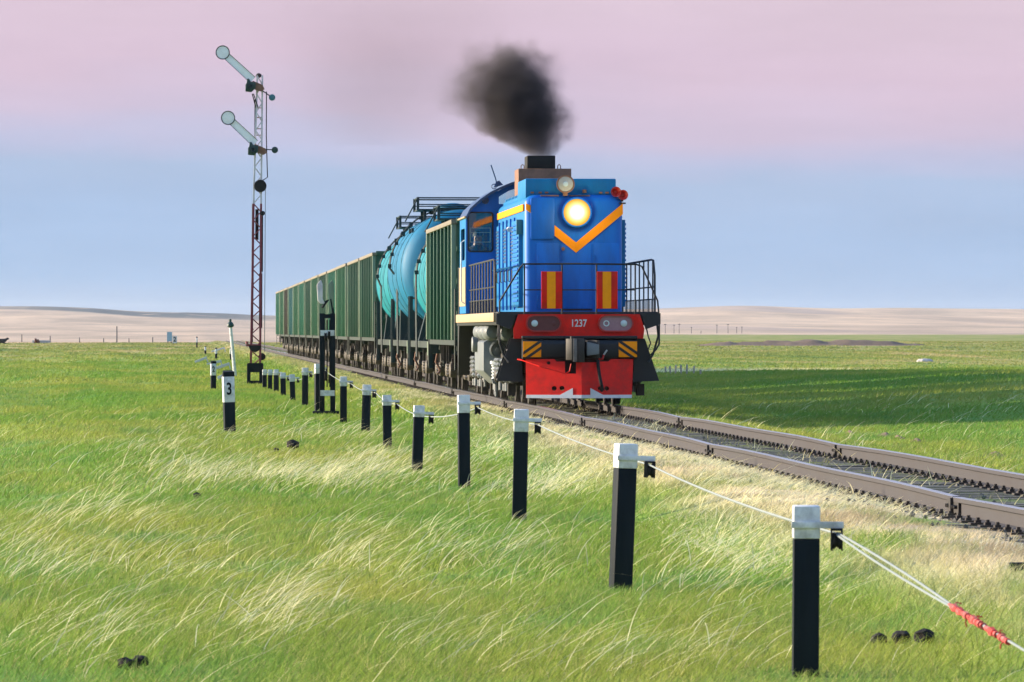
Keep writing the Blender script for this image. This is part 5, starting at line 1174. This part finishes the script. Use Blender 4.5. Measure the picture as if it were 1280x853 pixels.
# dung in the near grass
def lump(px, py, wpx, label, hpx=None, group='dark dung lumps in the grass'):
    x, y, z, s = at(px, py); r = wpx / s / 2 * 1.25; bm = bmesh.new(); bmesh.ops.create_icosphere(bm, subdivisions=2, radius=r)
    for v in bm.verts:
        d = v.co.normalized(); v.co *= 1 + .16 * math.sin(d.x * 7 + px) * math.sin(d.y * 6 + 1) + random.uniform(-.07, .07); v.co.z *= .72
    me = bpy.data.meshes.new('dung_lump'); bm.to_mesh(me); bm.free(); me.materials.append(M['dung'])
    o = bpy.data.objects.new('dung_lump', me); COL.objects.link(o); o.location = (x, y, z + r * 1.0); tag(o, label, 'dung', group)
lump(158, 840, 18, 'left of two black dung lumps at the lower left'); lump(175, 838, 19, 'right of two black dung lumps at the lower left')
lump(1102, 812, 17, 'left of three dark dung lumps right of the nearest post'); lump(1130, 812, 21, 'middle of three dark dung lumps right of the nearest post'); lump(1159, 812, 22, 'right of three dark dung lumps right of the nearest post')
lump(366, 564, 13, 'brown dung lump in the grass left of the short posts'); lump(345, 566, 6, 'tiny dung lump beside the brown one'); lump(246, 624, 8, 'small dung lump among the pale stalks at the left')
x, y, z, s = at(1277, 716)
st_ = MB().box(-.05, .05, -.05, .05, -.1, .055).build('post_stub', 'post_black', None, bevel=.006); st_.location = (x, y, z); tag(st_, 'cut off black stub in the grass at the right edge', 'stub')

# ------------------------------------------------------------------ grass
def blades(name, m, X, Y, H, W, az, lean, bend, seg, vary, label=None):
    """tapered ribbons: az = heading of the lean, lean = sideways drift per height, bend = extra droop at the tip"""
    n = len(X); Z = zg(X, Y); dx, dy = np.cos(az), np.sin(az)
    tw = rng.uniform(0, 6.283, n); wx, wy = np.cos(tw), np.sin(tw) * .6
    ts = np.linspace(0, 1, seg + 1); V = np.zeros((n, 2 * seg + 1, 3), np.float32)
    for i, t in enumerate(ts):
        off = H * (lean * t + bend * t * t); zz = H * (t - .55 * np.clip(bend, 0, 1.5) * t * t * t * .8)
        cx, cy, cz = X + dx * off, Y + dy * off, Z - .01 + zz
        w = W * (1 - t) ** .6 * .5
        if i < seg:
            V[:, 2 * i] = np.stack([cx - wx * w, cy - wy * w, cz], -1); V[:, 2 * i + 1] = np.stack([cx + wx * w, cy + wy * w, cz], -1)
        else: V[:, 2 * i] = np.stack([cx, cy, cz], -1)
    nv = 2 * seg + 1; base = (np.arange(n) * nv)[:, None]
    quads = np.concatenate([base + np.array([[2 * i, 2 * i + 1, 2 * i + 3, 2 * i + 2]]) for i in range(seg - 1)], 0) if seg > 1 else np.zeros((0, 4), int)
    tris = base + np.array([[2 * seg - 2, 2 * seg - 1, 2 * seg]])
    me = bpy.data.meshes.new(name); me.vertices.add(n * nv); me.vertices.foreach_set('co', V.ravel())
    lp = np.concatenate([quads.ravel(), tris.ravel()]).astype(np.int32); me.loops.add(len(lp)); me.loops.foreach_set('vertex_index', lp)
    ls = np.concatenate([np.arange(len(quads)) * 4, len(quads) * 4 + np.arange(len(tris)) * 3]).astype(np.int32); me.polygons.add(len(ls)); me.polygons.foreach_set('loop_start', ls)
    me.update(calc_edges=True)
    ca = me.color_attributes.new('vary', 'FLOAT_COLOR', 'POINT'); C = np.ones((n, nv, 4), np.float32); C[:, :, 0] = vary[0][:, None]; C[:, :, 1] = vary[1][:, None]; ca.data.foreach_set('color', C.ravel())
    me.materials.append(M[m]); o = bpy.data.objects.new(name, me); COL.objects.link(o); tag(o, label, None, kind='stuff'); return o
def scatter(y0, y1, dens, margin):
    """random ground points over the strip of land in view between two distances"""
    n = int(((y1 - y0) * (0.182 * (y0 + y1) / 2 + 2 * margin)) * dens)
    Y = rng.uniform(y0, y1, int(n * 1.0)); 
    Y = np.sqrt(rng.uniform(y0 ** 2, y1 ** 2, n)); X = rng.uniform(-.034, .150, n) * Y + rng.uniform(-margin, margin, n)
    return X, Y
WIND = R(12)
def turf(y0, y1, dens, h, w, margin, seg):
    X, Y = scatter(y0, y1, dens, margin)
    nz = vnoise(X * .9, Y * .45, 3); keep = (np.abs(X - TRACK_X) > 1.35) | (rng.random(len(X)) < .10)
    X, Y, nz = X[keep], Y[keep], nz[keep]; n = len(X)
    H = h * (0.5 + .9 * nz) * rng.uniform(.6, 1.35, n); H = np.where(np.abs(X - TRACK_X) < 2.0, H * .7, H)
    dry = np.clip((rng.random(n) < (.16 if y0 < 100 else .05)) * rng.uniform(.3, 1, n), 0, 1)
    az = np.where(rng.random(n) < .65, rng.normal(WIND, .7, n), rng.uniform(0, 6.28, n))
    return X, Y, H, w * rng.uniform(.6, 1.4, n), az, rng.uniform(.1, .8, n), rng.uniform(0, .9, n), seg, (dry, rng.random(n) if y0 < 100 else .3 + .4 * rng.random(n))
parts = [turf(24, 40, 900, .085, .0055, 1.5, 3), turf(40, 62, 480, .085, .008, 2.0, 2), turf(62, 105, 190, .09, .013, 2.5, 2), turf(105, 190, 60, .10, .026, 3.0, 2), turf(190, 330, 16, .11, .05, 4.0, 2), turf(320, 560, 3.2, .12, .10, 8.0, 2), turf(540, 1000, .7, .12, .22, 14.0, 2)]
for k, a in enumerate(parts): blades('grass', 'turf', *a)
# bleached feather grass: thick drifts where the photograph has them, thin elsewhere
CL = [(250, 590, 120, 22, 700), (350, 600, 110, 16, 650), (440, 600, 90, 20, 900), (480, 575, 60, 14, 350), (120, 640, 120, 26, 420), (40, 700, 80, 40, 250), (350, 755, 60, 30, 300), (300, 785, 60, 34, 200), (210, 700, 120, 40, 260), (110, 790, 100, 40, 220),
      (430, 690, 60, 40, 240), (540, 700, 120, 60, 260), (660, 610, 90, 20, 600), (720, 600, 60, 16, 350), (880, 640, 70, 30, 330), (930, 680, 60, 40, 260), (860, 720, 80, 50, 260), (600, 570, 70, 16, 260), (930, 560, 60, 12, 160), (1000, 740, 90, 40, 150),
      (800, 820, 160, 30, 150), (560, 790, 130, 40, 170), (1180, 800, 90, 30, 70), (450, 545, 90, 14, 260), (330, 545, 110, 14, 220), (200, 560, 70, 10, 160), (640, 690, 70, 40, 200)]
SX, SY = [], []
for cx, cy, rx, ry, n in CL:
    n = int(n * .62); px = rng.normal(cx, rx * .55, n); py = np.clip(rng.normal(cy, ry * .55, n), 470, 900)
    Y = F_PX * CAM_Z / (py - VY); SX.append((px - VX) / F_PX * Y); SY.append(Y)
X, Y = scatter(25, 130, 1.0, 1.5); nzk = vnoise(X * .5, Y * .2, 9); k = rng.random(len(X)) < np.clip((nzk - .25) * 1.6, .05, 1); SX.append(X[k]); SY.append(Y[k])
SX, SY = np.concatenate(SX), np.concatenate(SY); k = (np.abs(SX - TRACK_X) > 1.9); SX, SY = SX[k], SY[k]; n = len(SX)
SH_ = rng.uniform(.10, .36, n) * (.75 + .5 * vnoise(SX * 2, SY * 1.0, 31))
blades('feather_grass', 'stalk', SX, SY, SH_, .0042 + .00008 * SY, rng.normal(WIND, .55, n), rng.uniform(.2, 1.4, n), rng.uniform(.2, 1.7, n), 6, (np.clip(rng.normal(.35, .3, n), 0, 1), rng.random(n)))
# matted straw on the near shoulder of the track bed, sparse straw between the rails
n = 70000; Y = rng.uniform(38, 150, n); X = TRACK_X - (.9 + 2.3 * rng.random(n) ** 1.3); q = vnoise(X * .8, Y * .22, 21); k = (q > rng.uniform(.22, .7, n)) & ((Y < 78) | (rng.random(n) < .35)); X, Y = X[k], Y[k]; n = len(X)
blades('dry_straw', 'stalk', X, Y, rng.uniform(.03, .10, n), .006 + .00012 * Y, rng.normal(WIND, .9, n), rng.uniform(.8, 2.4, n), rng.uniform(0, 1.0, n), 3, (rng.random(n) * .5, rng.random(n) * .8))
n = 1800; Y = np.sqrt(rng.uniform(38 ** 2, 120 ** 2, n)); X = TRACK_X + rng.uniform(-1.2, 1.9, n); q = vnoise(X * 1.5, Y * .4, 5); k = q > .5; X, Y = X[k], Y[k]; n = len(X)
blades('dry_straw', 'stalk', X, Y, rng.uniform(.05, .22, n), .006 + .00009 * Y, rng.normal(WIND, 1.2, n), rng.uniform(.2, 1.6, n), rng.uniform(0, 1.0, n), 3, (rng.random(n), rng.random(n)))
# fringe of tall pale grass on the crest beyond the shade
n = 5000; PX = rng.uniform(800, 1180, n); PY = 465 - 3 * sstep(860, 1000, PX) + rng.normal(0, 1.6, n)
Y = F_PX * CAM_Z / (PY - VY); X = (PX - VX) / F_PX * Y
blades('feather_grass', 'stalk', X, Y, rng.uniform(.12, .38, n), .028 * np.ones(n), rng.normal(WIND, .6, n), rng.uniform(.1, .8, n), rng.uniform(0, .6, n), 3, (rng.random(n) * .6, rng.random(n)))

# ------------------------------------------------------------------ exhaust smoke
def smoke_mat(blobs, name, dens, colr, cone=False):
    m = bpy.data.materials.new(name); m.use_nodes = True; t = m.node_tree; t.nodes.clear(); N, L = t.nodes, t.links
    out = N.new('ShaderNodeOutputMaterial'); pv_ = N.new('ShaderNodeVolumePrincipled'); L.new(pv_.outputs[0], out.inputs['Volume'])
    pv_.inputs['Color'].default_value = (*colr, 1); pv_.inputs['Anisotropy'].default_value = .1
    tc = N.new('ShaderNodeTexCoord'); no = N.new('ShaderNodeTexNoise'); no.inputs['Scale'].default_value = 2.1; no.inputs['Detail'].default_value = 6; no.inputs['Roughness'].default_value = .62
    L.new(tc.outputs['Object'], no.inputs['Vector'])
    sb = N.new('ShaderNodeVectorMath'); sb.operation = 'SUBTRACT'; L.new(no.outputs['Color'], sb.inputs[0]); sb.inputs[1].default_value = (.5, .5, .5)
    sc = N.new('ShaderNodeVectorMath'); sc.operation = 'SCALE'; L.new(sb.outputs[0], sc.inputs[0]); sc.inputs['Scale'].default_value = 1.15
    ad = N.new('ShaderNodeVectorMath'); ad.operation = 'ADD'; L.new(tc.outputs['Object'], ad.inputs[0]); L.new(sc.outputs[0], ad.inputs[1])
    tot = None
    for (c, r, d, soft) in blobs:
        s1 = N.new('ShaderNodeVectorMath'); s1.operation = 'DISTANCE'; L.new(ad.outputs[0], s1.inputs[0]); s1.inputs[1].default_value = c
        mr = N.new('ShaderNodeMapRange'); mr.interpolation_type = 'SMOOTHSTEP'; L.new(s1.outputs['Value'], mr.inputs['Value'])
        mr.inputs['From Min'].default_value = r; mr.inputs['From Max'].default_value = r * soft; mr.inputs['To Min'].default_value = 0; mr.inputs['To Max'].default_value = d
        if tot is None: tot = mr.outputs[0]
        else:
            a = N.new('ShaderNodeMath'); a.operation = 'ADD'; L.new(tot, a.inputs[0]); L.new(mr.outputs[0], a.inputs[1]); tot = a.outputs[0]
    if cone:                                                     # the plume leaves the stack narrow and opens as it climbs
        def mth(op, a, b=None):
            n = N.new('ShaderNodeMath'); n.operation = op
            for i, v in enumerate((a, b)):
                if v is None: continue
                if isinstance(v, (int, float)): n.inputs[i].default_value = v
                else: L.new(v, n.inputs[i])
            return n.outputs[0]
        sx = N.new('ShaderNodeSeparateXYZ'); L.new(ad.outputs[0], sx.inputs[0]); s0 = N.new('ShaderNodeSeparateXYZ'); L.new(tc.outputs['Object'], s0.inputs[0])
        zz = s0.outputs[2]; f = N.new('ShaderNodeMapRange'); f.inputs['From Max'].default_value = .35; L.new(zz, f.inputs['Value'])
        mxx = N.new('ShaderNodeMix'); mxx.data_type = 'FLOAT'; L.new(f.outputs[0], mxx.inputs[0]); L.new(s0.outputs[0], mxx.inputs[2]); L.new(sx.outputs[0], mxx.inputs[3])
        cxz = mth('ADD', mxx.outputs[0], mth('MULTIPLY', zz, .30)); rr_ = mth('SQRT', mth('ADD', mth('POWER', mth('ABSOLUTE', cxz), 2.0), mth('POWER', mth('ABSOLUTE', s0.outputs[1]), 2.0)))
        lim = mth('ADD', mth('MULTIPLY', zz, 1.75), .36); dd = mth('SUBTRACT', lim, rr_)
        m3 = N.new('ShaderNodeMapRange'); m3.interpolation_type = 'SMOOTHSTEP'; m3.inputs['From Max'].default_value = .22; L.new(dd, m3.inputs['Value'])
        tot = mth('MULTIPLY', tot, m3.outputs[0])
    ml = N.new('ShaderNodeMath'); ml.operation = 'MULTIPLY'; L.new(tot, ml.inputs[0]); ml.inputs[1].default_value = dens; L.new(ml.outputs[0], pv_.inputs['Density'])
    return m
SY_ = LOCO_Y + 8.9; SS = F_PX / SY_; ox, oz = (677 - VX) / SS, CAM_Z + (VY - 194) / SS
def sp_(px, py, dy=0): return ((px - VX) / SS - ox, dy, CAM_Z + (VY - py) / SS - oz)
bl_ = [(sp_(680, 200), .62, 2.2, .1), (sp_(668, 188), .68, 1.8, .2), (sp_(650, 168), .85, 3.0, .2), (sp_(675, 160), .75, 2.8, .2), (sp_(625, 150), .75, 2.2, .2), (sp_(645, 95), .85, 2.4, .2), (sp_(600, 95), .8, .8, .1), (sp_(580, 120), .8, .5, .1), (sp_(668, 130), .82, 3.2, .2), (sp_(640, 118), .95, 3.6, .15), (sp_(612, 118), .78, 2.0, .2), (sp_(618, 80), .70, .9, .2), (sp_(672, 92), .75, .8, .1), (sp_(648, 78), .70, .6, .1), (sp_(690, 140), .6, .5, .2), (sp_(590, 135), .8, .35, .1)]
def smoke_box(name, x0, x1, y0, y1, z0, z1, m):
    o = MB().box(x0, x1, y0, y1, z0, z1).build(name, m, None); o.location = (ox, SY_, oz); return o
M['smoke'] = smoke_mat(bl_, 'diesel_smoke', .82, (.17, .155, .15), True)
so = smoke_box('exhaust_smoke', -2.6, 1.5, -1.6, 1.8, -.02, 3.1, 'smoke'); tag(so, 'dark billow of diesel smoke above the locomotive stack', None, kind='stuff')
bl2 = [(sp_(550, 105, 3), 1.5, .4, .05), (sp_(490, 85, 6), 2.2, .5, .05), (sp_(440, 45, 9), 2.4, .5, .05), (sp_(540, 25, 6), 2.2, .45, .05), (sp_(470, 140, 6), 1.7, .3, .05), (sp_(600, 30, 4), 1.6, .3, .05)]
M['smoke_thin'] = smoke_mat(bl2, 'thin_smoke', .14, (.22, .18, .19))
so = smoke_box('drifting_smoke', -7.5, .8, .2, 13, .4, 7.6, 'smoke_thin'); tag(so, 'faint brownish smoke drifting left of the dark billow', None, kind='stuff')

# ------------------------------------------------------------------ thin air between here and the hills
hm = bpy.data.materials.new('thin_haze'); hm.use_nodes = True; t = hm.node_tree; t.nodes.clear()
ho = t.nodes.new('ShaderNodeOutputMaterial'); hv = t.nodes.new('ShaderNodeVolumePrincipled'); t.links.new(hv.outputs[0], ho.inputs['Volume'])
hv.inputs['Color'].default_value = (.86, .92, 1.0, 1); hv.inputs['Density'].default_value = 0.00003; hv.inputs['Anisotropy'].default_value = 0.2
hb = MB().box(-12500, 12500, -70, 12600, -6, 60).build('haze', hm, None); hb['kind'] = 'stuff'
